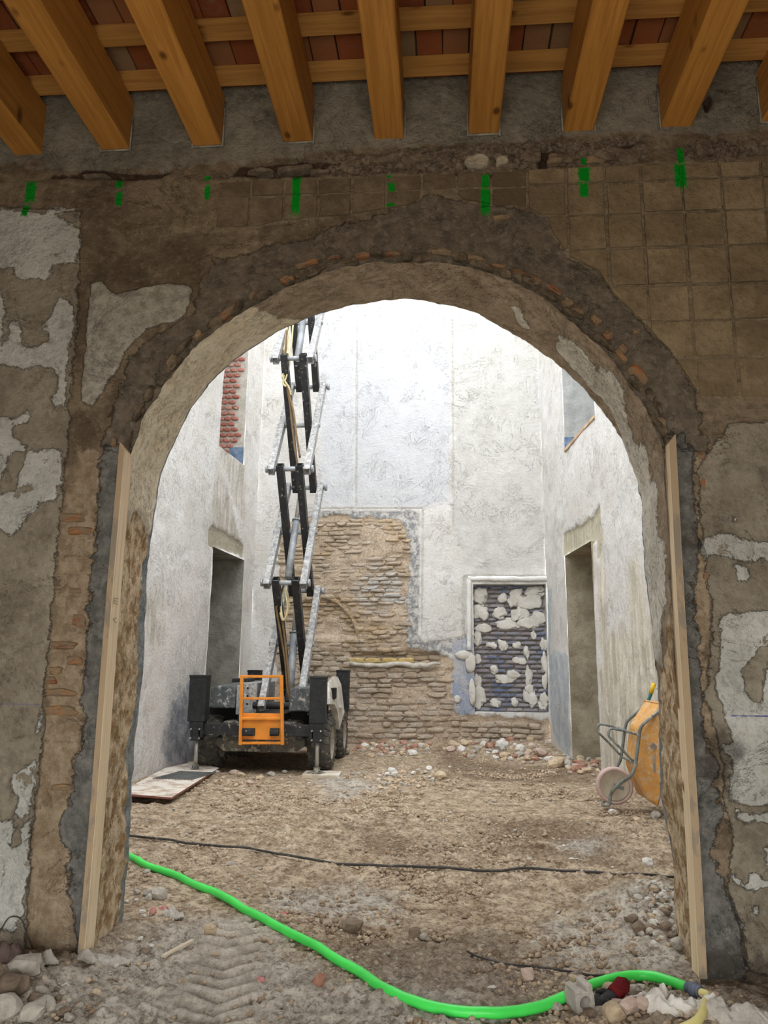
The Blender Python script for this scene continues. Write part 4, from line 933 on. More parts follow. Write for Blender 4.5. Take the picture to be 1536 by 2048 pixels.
# ------------------------------------------------------------------ ground
def gp(px, py): p = atZ(px, py, 0.0); return (float(p[0]), float(p[1]))
MND = gp(1330, 1850); TR0, TR1 = gp(385, 1880), gp(560, 2060)
def ghm(x, y):
    """terrain height (m) without the finest grain"""
    x = np.asarray(x, float); y = np.asarray(y, float)
    h = 0.035*fbm(x, y, sc=.9, octv=3, seed=71)+0.016*fbm(x, y, sc=3.5, octv=3, seed=72)
    h = h+0.19*np.exp(-(((x-MND[0]-.02)/.36)**2+((y-MND[1]-.15)/.52)**2))
    h = h+0.07*np.exp(-(((x-1.35)/.4)**2+((y-3.75)/.35)**2))+0.08*np.exp(-(((x+2.0)/.30)**2+((y-3.75)/.4)**2))
    h = h+0.16*np.clip((y-12.9)/1.3, 0, 1)**1.5*(0.6+0.5*vnoise(x*1.3, y*0, seed=5))*np.clip((x+1.6)/.8, 0, 1)
    h = h+0.05*np.exp(-((y-11.8)/1.0)**2-((x-1.8)/.5)**2)
    lift = np.clip(1.2-np.hypot((x+2.4)/1.5, (y-11.7)/2.2), 0, 1)
    return h*(1-0.85*np.clip(lift*3, 0, 1))
def gz(x, y): return float(ghm(np.array([x]), np.array([y]))[0])
def gpt(px, py, dz=0.0):
    z = 0.0
    for _ in range(5): p = atZ(px, py, z+dz); z = gz(p[0], p[1])
    return Vector((float(p[0]), float(p[1]), z+dz))
ys = [-1.7, -1.5, 0, 1, 2, 2.6, 3.0]
y = 3.2
while y < 15.2: ys.append(y); y += max(.011, .00135*y*y/ (1.5 if y > 6 else 1.15))
ys = np.array(ys); xs = np.concatenate([np.arange(-5, -3.0, .03), np.arange(-3.0, 2.4, .0115), np.arange(2.4, 3.4, .03)])
X, Y = np.meshgrid(xs, ys); X = X.ravel(); Y = Y.ravel()
Z = ghm(X, Y)
nf = np.where(Y < 3.1, 0.3, 1.0)
_a, _b = np.array(gp(470, 1840)), np.array(gp(410, 2130)); _d = (_b-_a)/np.linalg.norm(_b-_a); _c = np.abs(-(X-_a[0])*_d[1]+(Y-_a[1])*_d[0]); _l = (X-_a[0])*_d[0]+(Y-_a[1])*_d[1]
TM = np.clip((.24-_c)/.06, 0, 1)*np.clip(_l/.1+.3, 0, 1); nf = nf*(1-.8*TM)
clod = fbm(X, Y, sc=11, octv=5, seed=73, rough=.62); rid = 1-np.abs(fbm(X, Y*1.6, sc=5, octv=4, seed=74)*2.2)
rough_zone = np.clip(.45+.9*fbm(X, Y, sc=.8, octv=2, seed=75), 0.1, 1.2)
Z = Z+nf*(0.034*clod*(.35+rough_zone)+0.03*np.clip(rid, 0, 1)*rough_zone*np.clip(fbm(X, Y, sc=1.5, seed=76)+.35, 0, 1))
cl2 = vnoise(X*38, Y*38, seed=78); Z = Z+nf*.013*np.clip(cl2-.55, 0, 1)*2*(.3+rough_zone)+nf*.016*np.clip(vnoise(X*17, Y*20, seed=84)-.6, 0, 1)*2*rough_zone
mm = np.exp(-(((X-MND[0])/.40)**2+((Y-MND[1]-.1)/.55)**2)); Z = Z+mm*(0.03*fbm(X, Y, sc=16, octv=4, seed=79))
# tyre tread prints across the near left, and fainter ones beyond
def tread(p0, p1, w, amp, pitch, bend=0.0):
    global Z
    d = np.array(p1)-np.array(p0); L = np.linalg.norm(d); d = d/L; nrm = np.array([-d[1], d[0]])
    a = (X-p0[0])*d[0]+(Y-p0[1])*d[1]; c_ = (X-p0[0])*nrm[0]+(Y-p0[1])*nrm[1]-bend*(a*(L-a))
    ph = (a+np.abs(c_)*.55+.02*fbm(X, Y, sc=6, seed=80))/pitch; saw = ph-np.floor(ph)
    lug = np.clip((saw-.15)*4, 0, 1)*np.clip((1-saw)*2.2, 0, 1)
    win = np.clip((w/2-np.abs(c_))/.04, 0, 1)*np.clip(a/.12, 0, 1)*np.clip((L-a)/.12, 0, 1)
    Z += win*(amp*lug-amp*.55)*(.6+.6*vnoise(X*5, Y*5, seed=81))
tread(gp(470, 1840), gp(410, 2130), .40, .05, .12)
tread(gp(560, 1800), gp(620, 2120), .26, .010, .08)
tread(gp(640, 1760), gp(480, 1880), .22, .014, .08)
tread(gp(930, 1700), gp(1010, 1960), .24, .016, .09)
tread(gp(600, 1640), gp(700, 1820), .22, .012, .09)
tread(gp(1000, 1560), gp(1130, 1760), .24, .010, .10)
DUSTP = [[(200, 1930), (300, 1870), (420, 1830), (560, 1850), (640, 1960), (900, 2000), (1010, 2060), (760, 2150), (100, 2150), (-100, 2050)], [(520, 1790), (700, 1770), (820, 1800), (760, 1850), (600, 1840)], [(1080, 1840), (1200, 1820), (1380, 1830), (1390, 1950), (1250, 1940), (1100, 1930)], [(1130, 1690), (1190, 1680), (1210, 1700), (1140, 1710)], [(620, 1560), (720, 1545), (760, 1580), (660, 1600)]]
DAMP_SHADE = [[(640, 1830), (820, 1870), (1040, 1880), (1140, 1960), (1000, 2010), (860, 1990), (740, 1930)], [(980, 1640), (1110, 1640), (1220, 1680), (1240, 1730), (1080, 1720), (960, 1690)], [(720, 1660), (850, 1680), (840, 1720), (700, 1700)], [(400, 1510), (620, 1500), (640, 1535), (420, 1545)], [(640, 1760), (760, 1800), (700, 1830), (560, 1800)], [(870, 1500), (1000, 1530), (1200, 1545), (1200, 1570), (900, 1560)]]  # damp earth, plus shade under the lift painted into the ground
def gm(polys, rg):
    r = None
    for q in polys:
        d = sdf(X, Y, [gp(*k) for k in q]); r = d if r is None else np.maximum(r, d)
    return r+rg*fbm(X, Y, sc=5, octv=4, seed=82)
gatt = {'dust': gm(DUSTP, .18), 'damp': gm(DAMP_SHADE, .22), 'tread': TM, 'inner': 4.3-Y+.5*fbm(X, Y, sc=1.1, seed=83)}
n = NT('trodden_earth'); p = n.pos(); a = n.noise(1.1, 5, .65); b_ = n.noise(6, 7, .68); c_ = n.noise(30, 6, .66); d_ = n.noise(13, 6, .66); st_ = n.vor(55)
c = n.mix(n.mr(b_, .36, .64), (0.40, 0.29, 0.19), (0.80, 0.65, 0.475)); c = n.mix(n.math('MULTIPLY', n.mr(a, .42, .62), .8), c, n.mix(n.mr(b_, .4, .6), (0.50, 0.375, 0.25), (0.76, 0.62, 0.45)))
c = n.mix(n.math('MULTIPLY', edge(n, 'damp', b_, .3, .2), .62), c, (0.205, 0.135, 0.085))  # darkens damp soil and the painted lift shade alike
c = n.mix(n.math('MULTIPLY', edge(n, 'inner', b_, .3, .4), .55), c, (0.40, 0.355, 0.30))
c = n.mix(n.math('MULTIPLY', edge(n, 'dust', b_, .2, .15), .8), c, n.mix(n.mr(b_, .4, .6), (0.56, 0.515, 0.445), (0.78, 0.73, 0.64)))
c = n.mix(n.math('MULTIPLY', n.mr(d_, .50, .60), n.math('MULTIPLY_ADD', n.attr('tread'), -.6, .72)), c, n.mix(.55, c, (0.12, 0.075, 0.045))); c = n.mix(n.math('MULTIPLY', n.mr(c_, .51, .60), n.math('MULTIPLY_ADD', n.attr('tread'), -.6, 1.0)), c, n.mix(.5, c, (0.12, 0.08, 0.05))); c = n.mix(n.math('MULTIPLY', n.mr(c_, .36, .46, 1, 0), .7), c, n.mix(.55, c, (0.86, 0.78, 0.64)))  # damp and dry soil mottling, deepened to imitate shading of the relief
redm = n.math('MULTIPLY', n.mr(n.vor(14), .0, .16, 1, 0), n.mr(n.noise(.8, 3), .5, .6)); c = n.mix(n.math('MULTIPLY', redm, .6), c, (0.45, 0.17, 0.11))
whm = n.mr(n.vor(23), .04, .09, 1, 0); c = n.mix(n.math('MULTIPLY', whm, .75), c, (0.72, 0.68, 0.60))
hb = n.math('MULTIPLY_ADD', c_, 1.0, n.math('MULTIPLY', b_, 2.2)); hb = n.math('MULTIPLY_ADD', n.noise(150, 4, .7), .5, hb); hb = n.math('MULTIPLY_ADD', d_, 2.5, hb); hb = n.math('MULTIPLY_ADD', n.mr(st_, 0, .35, 1, 0), .5, hb)
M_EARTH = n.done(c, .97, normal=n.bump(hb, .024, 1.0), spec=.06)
NX, NY = len(xs), len(ys); i = np.arange(NX*NY).reshape(NY, NX)
F = np.stack([i[:-1, :-1].ravel(), i[:-1, 1:].ravel(), i[1:, 1:].ravel(), i[1:, :-1].ravel()], 1)
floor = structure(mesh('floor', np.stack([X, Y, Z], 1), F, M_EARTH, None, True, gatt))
b = MB(); b.box((0, -7, -.06), (24, 11, .1)); structure(b.build('floor_outside', M_EARTH)).name = 'ground'

# ------------------------------------------------------------------ timber laths on the jambs
M_LATH = wood_mat('pale_pine_lath', (0.74, 0.58, 0.385), (0.83, 0.69, 0.49), (0.40, 0.25, 0.13), 'z', True, .65)
M_INK = mat_simple('pencil_mark', (0.05, 0.045, 0.04), .8)
n = NT('cement_smeared_lath'); q = n.noise(5, 5, .7, n.pos(True), (1, 1, .35)); c = n.mix(n.mr(q, .40, .47), (0.22, 0.205, 0.17), (0.44, 0.33, 0.21)); c = n.mix(.45, c, (0.33, 0.26, 0.18)); M_SMEAR = n.done(c, .85, normal=n.bump(n.noise(30, 5), .004), spec=.1)
def lath(pt, pb, w, dp, lab, marks):
    """from top pixel to bottom pixel of its opening-side front edge"""
    T = atY(pt[0], pt[1], D-dp); B = atY(pb[0], pb[1], D-dp); s_ = 1 if pt[0] > 768 else -1
    V = []; N = 14
    for k in range(N+1):
        t = k/N; x = B[0]+(T[0]-B[0])*t+.003*math.sin(t*7); z = B[2]+(T[2]-B[2])*t; zz = z+(0.05 if k == N else 0)
        V += [(x, D-dp, z), (x+s_*w, D-dp, zz), (x+s_*w, D+.02, zz), (x, D+.02, z)]
    F = [(0, 1, 2, 3), tuple(N*4+i for i in (3, 2, 1, 0))]+[(j*4+i, (j+1)*4+i, (j+1)*4+(i+1) % 4, j*4+(i+1) % 4) for j in range(N) for i in range(4)]
    c0 = np.array(V).mean(0); o = mesh('timber_lath', np.array(V)-c0, F, M_LATH); o.location = tuple(c0)
    bm = bmesh.new(); bm.from_mesh(o.data); bmesh.ops.recalc_face_normals(bm, faces=bm.faces); bm.to_mesh(o.data); bm.free()
    o.data.materials.append(M_SMEAR)
    for pl in o.data.polygons:
        if abs(pl.normal.y) > .8 and pl.center.y < 0: pl.material_index = 1
    bv = o.modifiers.new('bevel', 'BEVEL'); bv.width = .002; bv.segments = 1
    tag(o, lab, 'board', 'pine laths fixed to the arch jambs')
    for (py_, kind) in marks:
        t = (pb[1]-py_)/(pb[1]-pt[1]); q = B+(T-B)*t; xx = q[0]-s_*.0015; mk = MB()
        for (a, b2) in ([((.2, 0), (.8, 0)), ((.8, 0), (.8, .03)), ((.8, .03), (.2, .03)), ((.2, .015), (.8, .015))] if kind else [((.25, 0), (.75, .02)), ((.25, .03), (.75, .02))]):
            mk.cyl((xx, D-dp*a[0], q[2]+a[1]), (xx, D-dp*b2[0], q[2]+b2[1]), .0012, 4)
        mk.build('pencil_mark', M_INK, o)
    return o
LL = lath((249, 900), (168, 1914), .036, .09, 'tall pale pine lath along the left jamb of the arch', [(1235, 1), (1275, 0)])
LR = lath((1338, 885), (1399, 1958), .037, .09, 'tall pale pine lath along the right jamb of the arch', [(1255, 1), (1270, 0)])

# ------------------------------------------------------------------ scissor lift
def P3(px, py, Y): q = atY(px, py, Y); return Vector(tuple(map(float, q)))
SPLAT = (0.55, 0.53, 0.48)
M_BLK = mat_simple('black_steel', (0.026, 0.027, 0.028), .55, 0.0, .3, 10, .003, 40, SPLAT, .395)
M_BLKC = mat_simple('black_leg_casing', (0.02, 0.022, 0.023), .6, 0.0, .3, 12, .003, 40, (0.25, 0.25, 0.24), .38)
M_DGR = mat_simple('charcoal_hood', (0.085, 0.095, 0.10), .5, 0.0, .3, 8, .003, 40, (0.45, 0.44, 0.41), .46)
M_ARMG = mat_simple('plaster_spattered_grey_arm', (0.27, 0.275, 0.28), .55, .1, .3, 13, .003, 50, (0.50, 0.49, 0.46), .50)
M_ORG = mat_simple('orange_painted_steel', (0.75, 0.27, 0.035), .5, 0.0, .15, 4, .002, 50, (0.62, 0.40, 0.22), .40)
M_CREAM = mat_simple('cream_cover', (0.50, 0.48, 0.42), .6, 0.0, .15, 4, .003, 40, (0.66, 0.64, 0.58), .5)
M_CHAS = mat_simple('muddy_chassis', (0.10, 0.095, 0.08), .8, 0.0, .4, 5, .01, 30, (0.38, 0.34, 0.27), .48)
M_RUB = mat_simple('dusty_rubber', (0.075, 0.07, 0.062), .9, 0.0, .3, 7, .006, 40, (0.28, 0.25, 0.20), .45)
M_RIM = mat_simple('muddy_wheel_rim', (0.36, 0.32, 0.26), .8, 0.0, .2, 8, .004, 40, (0.20, 0.16, 0.12), .4)
M_STL = mat_simple('bare_steel_rod', (0.42, 0.41, 0.38), .4, .6, .15, 9, .001)
M_GALV = mat_simple('grey_cylinder', (0.30, 0.32, 0.34), .45, .2, .2, 6, .002, 50, SPLAT, .42)
M_HOSE1 = mat_simple('brown_hydraulic_hose', (0.16, 0.10, 0.045), .6)
M_HOSE2 = mat_simple('yellowed_cable', (0.60, 0.52, 0.30), .7)
M_VOID = mat_simple('opening_shade_black', (0.012, 0.012, 0.012), .9)  # near-black colour stands in for the shade inside openings
lx = lambda px, Y: float(atY(px, 1329, Y)[0])
lift = empty('scissor_lift', (-2.4, 11.7, 0)); tag(lift, 'black and grey scissor lift on four wheels with raised arms and orange gate', 'lift')
YF, YR = 10.55, 12.95
XL, XR = lx(405, YF), lx(640, YF)
xo_l, xo_r = XL, XR
z_of = lambda py, Y: float(atY(768, py, Y)[2])
# chassis
b = MB(); z0, z1 = .36, .72
b.box(((XL+XR)/2, (YF+YR)/2+.1, .56), (1.02, 2.5, .26)); b.box(((XL+XR)/2, YF+.32, .52), (1.12, .3, .30), taper=(1, 1)); b.box(((XL+XR)/2, YR-.3, .5), (1.1, .3, .3))
b.prism([(-.62, .36), (-.5, .28), (.5, .28), (.62, .36), (.62, .45), (-.62, .45)], YF+.12, YF+.3, 'y')
b.v = b.v[:-12]+[((XL+XR)/2+v[0], v[1], v[2]) for v in b.v[-12:]]
b.build('chassis', M_CHAS, lift, .015)
for Y in (11.1, 12.55): b = MB(); b.cyl((XL+.1, Y, .40), (XR-.1, Y, .40), .085, 12); b.cyl(((XL+XR)/2-.16, Y, .40), ((XL+XR)/2+.16, Y, .40), .15, 14); b.build('axle', M_CHAS, lift)
# outrigger beams and legs
for Y in (YF, YR):
    b = MB(); zc = (z_of(1453, YF)+z_of(1474, YF))/2
    b.box(((XL+XR)/2-.42, Y, zc), (.72, .12, .155)); b.box(((XL+XR)/2+.50, Y, zc), (.62, .12, .155)); b.box(((XL+XR)/2, Y+.06, zc-.02), (XR-XL, .10, .12))
    b.build('outrigger_beam', M_BLK, lift, .01)
def leg(px, Y, ztop, zbot, w=.21):
    x = px; o = MB(); o.box((x, Y, (ztop+zbot)/2), (w, .20, ztop-zbot)); o.box((x, Y, ztop-.015), (w+.012, .212, .035)); o.box((x-.0, Y, zbot-.05), (w*.8, .17, .12))
    o.box((x, Y-.01, zbot-.17), (.14, .16, .17)); o.box((x+.07 if px < -2.4 else x-.07, Y, zbot-.06), (.06, .18, .3))
    c = o.build('outrigger_leg', M_BLKC, lift, .008)
    g = .05 if True else 0
    r = MB(); r.cyl((x, Y, g+.03), (x, Y, zbot-.2), .027, 12); r.build('piston_rod', M_STL, c, world=True)
    f = MB(); f.lathe([(0.012, 0.001), (0.0, .13), (.02, .135), (.035, .10), (.045, .05), (.10, .045), (.105, .03), (.105, .001)], (x, Y, g-.03), 'z', 20); f.build('foot_pad', M_CHAS, c)
    for k in (0, 1):
        for s_ in (-.06, .06): bo = MB(); bo.cyl((x+s_, Y-.08, zbot-.1-.12*k), (x+s_, Y-.115, zbot-.1-.12*k), .012, 6); bo.build('bolt', M_STL, c)
zt_, zb_ = z_of(1354, YF), z_of(1447, YF)
leg(XL, YF-.06, zt_, zb_, .24); leg(XR, YF-.06, zt_, zb_, .215)
leg(lx(509, YR), YR+.06, z_of(1343, YR), zb_, .21); leg(lx(686, YR), YR+.06, z_of(1341, YR), zb_, .21)
# wheels with chevron treads
def tyre_mesh(w, R_):
    t = MB(); N = 48; prof = [(-w/2+.01, R_*.60), (-w/2, R_*.66), (-w/2, R_*.84), (-w/2+.03, R_*.93), (-w*.25, R_*.955), (0, R_*.96), (w*.25, R_*.955), (w/2-.03, R_*.93), (w/2, R_*.84), (w/2, R_*.66), (w/2-.01, R_*.60)]
    t.lathe(prof, (0, 0, 0), 'x', N)
    L = 22
    for k in range(L):
        for s_ in (-1, 1):
            a0 = 2*math.pi*(k+(.5 if s_ > 0 else 0))/L; V = []
            for (xx, da, r0) in ((.01, 0, .95), (w*.30, .13, .95), (w/2-.005, .19, .86)):
                for (dr, wd) in ((0, .075), (1, .055)):
                    rr = R_*(r0+(.05 if dr else -.02)) if xx < w*.4 else R_*(r0+(.045 if dr else -.03))
                    for e in (-wd, wd):
                        a = a0+da+e; V.append((s_*xx+(s_*.012 if (dr and xx > w*.4) else 0), rr*math.cos(a), rr*math.sin(a)))
            F = [(0, 1, 3, 2), (8, 10, 11, 9)]
            for q in (0, 4): F += [(q, q+4, q+5, q+1)[::-1], (q+2, q+3, q+7, q+6), (q, q+2, q+6, q+4), (q+1, q+5, q+7, q+3)]
            t.add(V, F)
    me = bpy.data.meshes.new('tyre'); me.from_pydata(t.v, [], t.f); me.polygons.foreach_set('use_smooth', np.array(t.sm)); bm = bmesh.new(); bm.from_mesh(me); bmesh.ops.recalc_face_normals(bm, faces=bm.faces); bm.to_mesh(me); bm.free(); me.materials.append(M_RUB); return me
def rim_mesh(w, R_):
    t = MB(); t.lathe([(-w*.3, .02), (-w*.3, R_*.5), (-w/2+.02, R_*.6), (-w/2+.005, R_*.64), (w/2-.005, R_*.64), (w/2-.012, R_*.60), (w/2-.07, R_*.55), (w/2-.09, R_*.34), (w/2-.05, R_*.30), (w/2-.04, R_*.16), (w/2-.04, .001)], (0, 0, 0), 'x', 32)
    for k in range(8): a = 2*math.pi*k/8; t.cyl((w/2-.06, R_*.24*math.cos(a), R_*.24*math.sin(a)), (w/2-.03, R_*.24*math.cos(a), R_*.24*math.sin(a)), .014, 6)
    me = bpy.data.meshes.new('wheel_rim'); me.from_pydata(t.v, [], t.f); me.polygons.foreach_set('use_smooth', np.array(t.sm)); me.materials.append(M_RIM); return me
RW = .375; TY, RMM = tyre_mesh(.32, RW), rim_mesh(.32, RW)
xwl, xwr = lx(421, 10.85)+.02, lx(634, 10.85)+.06
for (x, Y, s_) in ((xwl, 11.1, -1), (xwr, 11.1, 1), (xwl, 12.5, -1), (xwr, 12.5, 1)):
    w = link(bpy.data.objects.new('wheel', TY), lift); w.location = Vector((x, Y, RW+.005))-lift.location; w.rotation_euler = (rnd.uniform(0, 1), 0, 0 if s_ > 0 else math.pi)
    r = link(bpy.data.objects.new('wheel_rim', RMM), w)
# hoods
def hood(x0, x1, y0, y1, zb, zt, name='engine_hood'):
    b = MB(); b.prism([(x0, zb), (x1, zb), (x1, zt-.05), (x1-.05, zt), (x0+.05, zt), (x0, zt-.05)], y0, y1, 'y')
    b.v = [(v[0], v[1], v[2]-(0.04*max(0, (y0+.5-v[1]))/.5 if v[2] > zb+.01 else 0)) for v in b.v]; return b.build(name, M_DGR, lift, .02)
hz0, hz1 = z_of(1421, 10.75), z_of(1373, 10.75)
hl = hood(lx(424, 10.75), lx(474, 10.75), 10.75, 12.7, hz0, hz1+.02); hr = hood(lx(584, 10.75), lx(624, 10.75)+.03, 10.60, 12.7, hz0-.02, hz1+.02)
b = MB(); x = lx(478, 10.78); b.box((x+.02, 11.6, (hz0+hz1)/2-.05), (.06, 1.7, .40)); b.box((x+.16, 11.4, (hz0+hz1)/2-.02), (.22, 1.2, .42)); sp = b.build('side_panel', M_ARMG, lift, .01)
for i_ in range(3):
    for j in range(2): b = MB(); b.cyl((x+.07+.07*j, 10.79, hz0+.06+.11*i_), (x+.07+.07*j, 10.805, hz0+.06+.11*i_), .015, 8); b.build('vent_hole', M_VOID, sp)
b = MB(); b.box((lx(449, 11.0), 11.9, hz0-.14), (.42, 1.7, .28)); b.box((lx(604, 11.0), 11.9, hz0-.14), (.30, 1.7, .28)); b.build('engine_bay', M_VOID, lift, .01)  # solid black boxes in place of the shaded openings under the hoods
b = MB(); b.box((lx(470, 12.0)+.1, 12.2, hz1+.03), (.25, .5, .06)); b.build('exhaust_cover', M_BLK, hl, .01)
# cream side cover to the right, over the wheels
xs_ = XR+.13; b = MB()
pr = [(10.72, .93), (10.80, 1.10), (11.05, 1.22), (11.6, 1.30), (12.2, 1.28), (12.32, 1.16), (12.36, .72), (12.0, .58), (11.78, .50), (11.70, .62), (11.52, .80), (11.2, .90)]
b.prism(pr, xs_-.10, xs_, 'x'); b.v = [(v[0]-(.10 if v[2] > 1.05 and v[0] > xs_-.05 else 0)*min(1, (v[2]-1.05)/.2), v[1], v[2]) for v in b.v]
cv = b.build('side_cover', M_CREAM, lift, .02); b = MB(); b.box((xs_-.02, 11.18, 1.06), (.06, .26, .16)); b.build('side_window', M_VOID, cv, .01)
b = MB(); b.bar((xs_+.005, 11.7, .84), (xs_+.005, 12.1, .80), .02, .03); b.build('cover_handle', M_CREAM, cv, .006)
# orange gate hinged at the front
YG = YF-.16; g = MB(); tl, tr, bl_, br = P3(484, 1353, YG), P3(563, 1353, YG), P3(481, 1487, YG), P3(565, 1487, YG)
g.bar(bl_, tl, .045, .045, (0, 1, 0), .02); g.bar(br, tr, .045, .045, (0, 1, 0), .02)
for py_ in (1353, 1397, 1437, 1486): g.bar(P3(484, py_, YG), P3(563, py_, YG), .035, .035)
gate = g.build('gate', M_ORG, lift, .006)
g = MB(); a, c_ = P3(486, 1426, YG+.03), P3(562, 1480, YG+.03); g.box(((a.x+c_.x)/2, YG+.03, (a.z+c_.z)/2), (c_.x-a.x, .02, a.z-c_.z)); g.build('gate_panel', M_ORG, gate, .004)
for px in (497, 549):
    q = P3(px, 1464, YG-.01); g = MB(); g.box(q, (.17 if px < 520 else .12, .08, .10)); g.box(q+Vector((0, -.045, 0)), (.11, .02, .06)); g.build('gate_latch', M_BLK, gate, .012)
# scissor arms
YN, YX = 10.72, 11.95
ZL = [.92, z_of(1166, YN), z_of(936, YN), z_of(713, YN)]; ZL += [ZL[3]+(ZL[3]-ZL[2]), ZL[3]+2*(ZL[3]-ZL[2])]
xi1, xi2, xg1, xg2 = lx(546, YN), lx(586.5, YN), lx(527.5, YN), lx(603, YN)
for k in range(5):
    za, zb2 = ZL[k], ZL[k+1]
    for x in (xi1, xi2):
        b = MB(); b.bar((x, YX, za), (x, YN, zb2), .105, .135, (0, -1, .3), .07, .05); b.build('scissor_arm', M_BLK, lift, .006)
    for x in (xg1, xg2):
        b = MB(); b.bar((x, YN, za), (x, YX, zb2), .095, .125, (0, -1, .3), .07, .05); b.build('scissor_arm', M_ARMG, lift, .006)
    b = MB(); ym, zm = (YN+YX)/2, (za+zb2)/2; b.cyl((xg1-.07, ym, zm), (xg2+.07, ym, zm), .036, 12); b.build('pivot_pin', M_GALV, lift); b = MB()
    if k: b.cyl((xi1-.02, YX, za), (xi2+.02, YX, za), .036, 12); b.build('pivot_pin', M_GALV, lift)
    if k:
        b = MB(); b.cyl((xg1-.08, YN, za), (xg2+.08, YN, za), .036, 12); b.cyl((xg1-.09, YN, za), (xg1-.06, YN, za), .055, 12); b.cyl((xg2+.06, YN, za), (xg2+.09, YN, za), .055, 12); b.build('pivot_pin', M_GALV, lift)
        b = MB(); b.cyl((xg1-.09, YX, za), (xg2+.1, YX, za), .03, 12); b.cyl((xg2+.07, YX, za), (xg2+.11, YX, za), .055, 12); b.build('pivot_pin', M_GALV, lift)
b = MB(); b.cyl((xg1-.15, 10.8, .9), (xg2+.3, 10.8, .9), .05, 12); b.box(((XL+XR)/2, 11.6, .74), (.62, 2.0, .1)); b.box((xg2+.12, 11.2, .84), (.06, .9, .12)); b.build('scissor_base', M_BLK, lift, .008)
xm = (xi1+xi2)/2
for (a, c_, r1, r2) in (((xm-.03, 11.0, ZL[1]+.1), (xm+.0, 11.72, ZL[2]+.1), .055, .034), ((xm+.03, 11.1, .95), (xm, 11.6, ZL[1]+.1), .06, .036), ((xm, 11.0, ZL[3]+.1), (xm, 11.7, ZL[4]), .055, .034)):
    a, c_ = Vector(a), Vector(c_); m1 = a.lerp(c_, .55); b = MB(); b.cyl(a, m1, r1, 14); b.cyl(m1, m1.lerp(c_, .03), r1*1.2, 14); o = b.build('lift_cylinder', M_GALV, lift); b = MB(); b.cyl(m1, c_, r2, 12); b.build('piston_rod', M_STL, o)
def cable(pts, r, mt, nm='hose'):
    b = MB(); b.tube(catmull(pts, 8), r, 8); b.build(nm, mt, lift)
Yc = 10.85
for s_, pts in enumerate(([(566, 700), (572, 760), (580, 810), (584, 850), (590, 900), (596, 935), (598, 975)], [(574, 660), (570, 730), (573, 768), (586, 820), (593, 870), (600, 915)], [(556, 1170), (552, 1210), (560, 1260), (570, 1320), (575, 1380), (583, 1410)], [(568, 1168), (560, 1200), (566, 1250), (572, 1300), (578, 1360), (585, 1405)])):
    cable([P3(x, y, Yc+.04*math.sin(i)) for i, (x, y) in enumerate(pts)], .016, M_HOSE1)
for pts in ([(580, 650), (576, 690), (570, 740), (566, 765), (572, 772), (568, 755), (576, 710)], [(574, 655), (570, 700), (574, 735), (565, 752), (578, 775), (582, 790)], [(586, 650), (582, 700), (578, 735), (570, 762)], [(566, 1170), (562, 1215), (568, 1240), (575, 1215), (570, 1180)], [(572, 1175), (578, 1215), (566, 1240), (560, 1225)]):
    cable([P3(x, y, Yc+.06*math.cos(i)) for i, (x, y) in enumerate(pts)], .013, M_HOSE2, 'cable')

# pad under the right foot, sheet under the left foot
M_PLY = mat_simple('dusty_plywood', (0.52, 0.45, 0.35), .9, 0, .2, 4, .004, 30, (0.62, 0.58, 0.52), .5)
pd = gpt(643, 1553); b = MB(); b.box((0, 0, 0), (.50, .42, .045)); o = b.build('plywood_pad', M_PLY, None, .006); o.location = (pd.x, YF-.03, .022); o.rotation_euler = (0, 0, .04)
tag(o, 'small square wooden pad under the right front foot of the scissor lift', 'board')
C4 = [gpt(252, 1604), gpt(342, 1609), gpt(438, 1544), gpt(392, 1530), gpt(330, 1545)]
C4 = [(c.x, c.y) for c in C4]; C4[0] = (C4[0][0]-.1, C4[0][1]); cx = sum(c[0] for c in C4)/5; cy = sum(c[1] for c in C4)/5
M_SHEET = mat_simple('plaster_dusted_panel', (0.42, 0.33, 0.26), .9, 0, .2, 3, .004, 30, (0.62, 0.58, 0.52), .56); M_REDE = mat_simple('reddish_panel_edge', (0.26, 0.11, 0.08), .8, 0, .2, 9)
b = MB(); N = 5; V = [(x-cx, y-cy, z) for z in (0, .022) for x, y in C4]; b.add(V, [tuple(range(4, -1, -1)), tuple(range(5, 10))]+[(i, (i+1) % 5, 5+(i+1) % 5, 5+i) for i in range(5)]); sh = b.build('plywood_sheet', M_SHEET); sh.location = (cx, cy, .045); sh.rotation_euler = (math.radians(-.6), math.radians(.5), 0)
sh.data.materials.append(M_REDE)
for pl in sh.data.polygons:
    if abs(pl.normal.z) < .5: pl.material_index = 1
tag(sh, 'large plaster-dusted panel with red edges lying on the ground by the left wall', 'board')
g0 = gpt(362, 1563); b = MB()
for k in range(13): b.bar((g0.x-cx-.24+.04*k, g0.y-cy-.34, .028), (g0.x-cx-.14+.04*k, g0.y-cy+.34, .028), .008, .008)
for k in range(15): b.bar((g0.x-cx-.25+.007*k, g0.y-cy-.33+.048*k, .031), (g0.x-cx+.25+.007*k, g0.y-cy-.33+.048*k, .031), .008, .006)
b.build('wire_grate', mat_simple('dull_grey_wire', (0.16, 0.17, 0.17), .6, .3), sh, world=False)

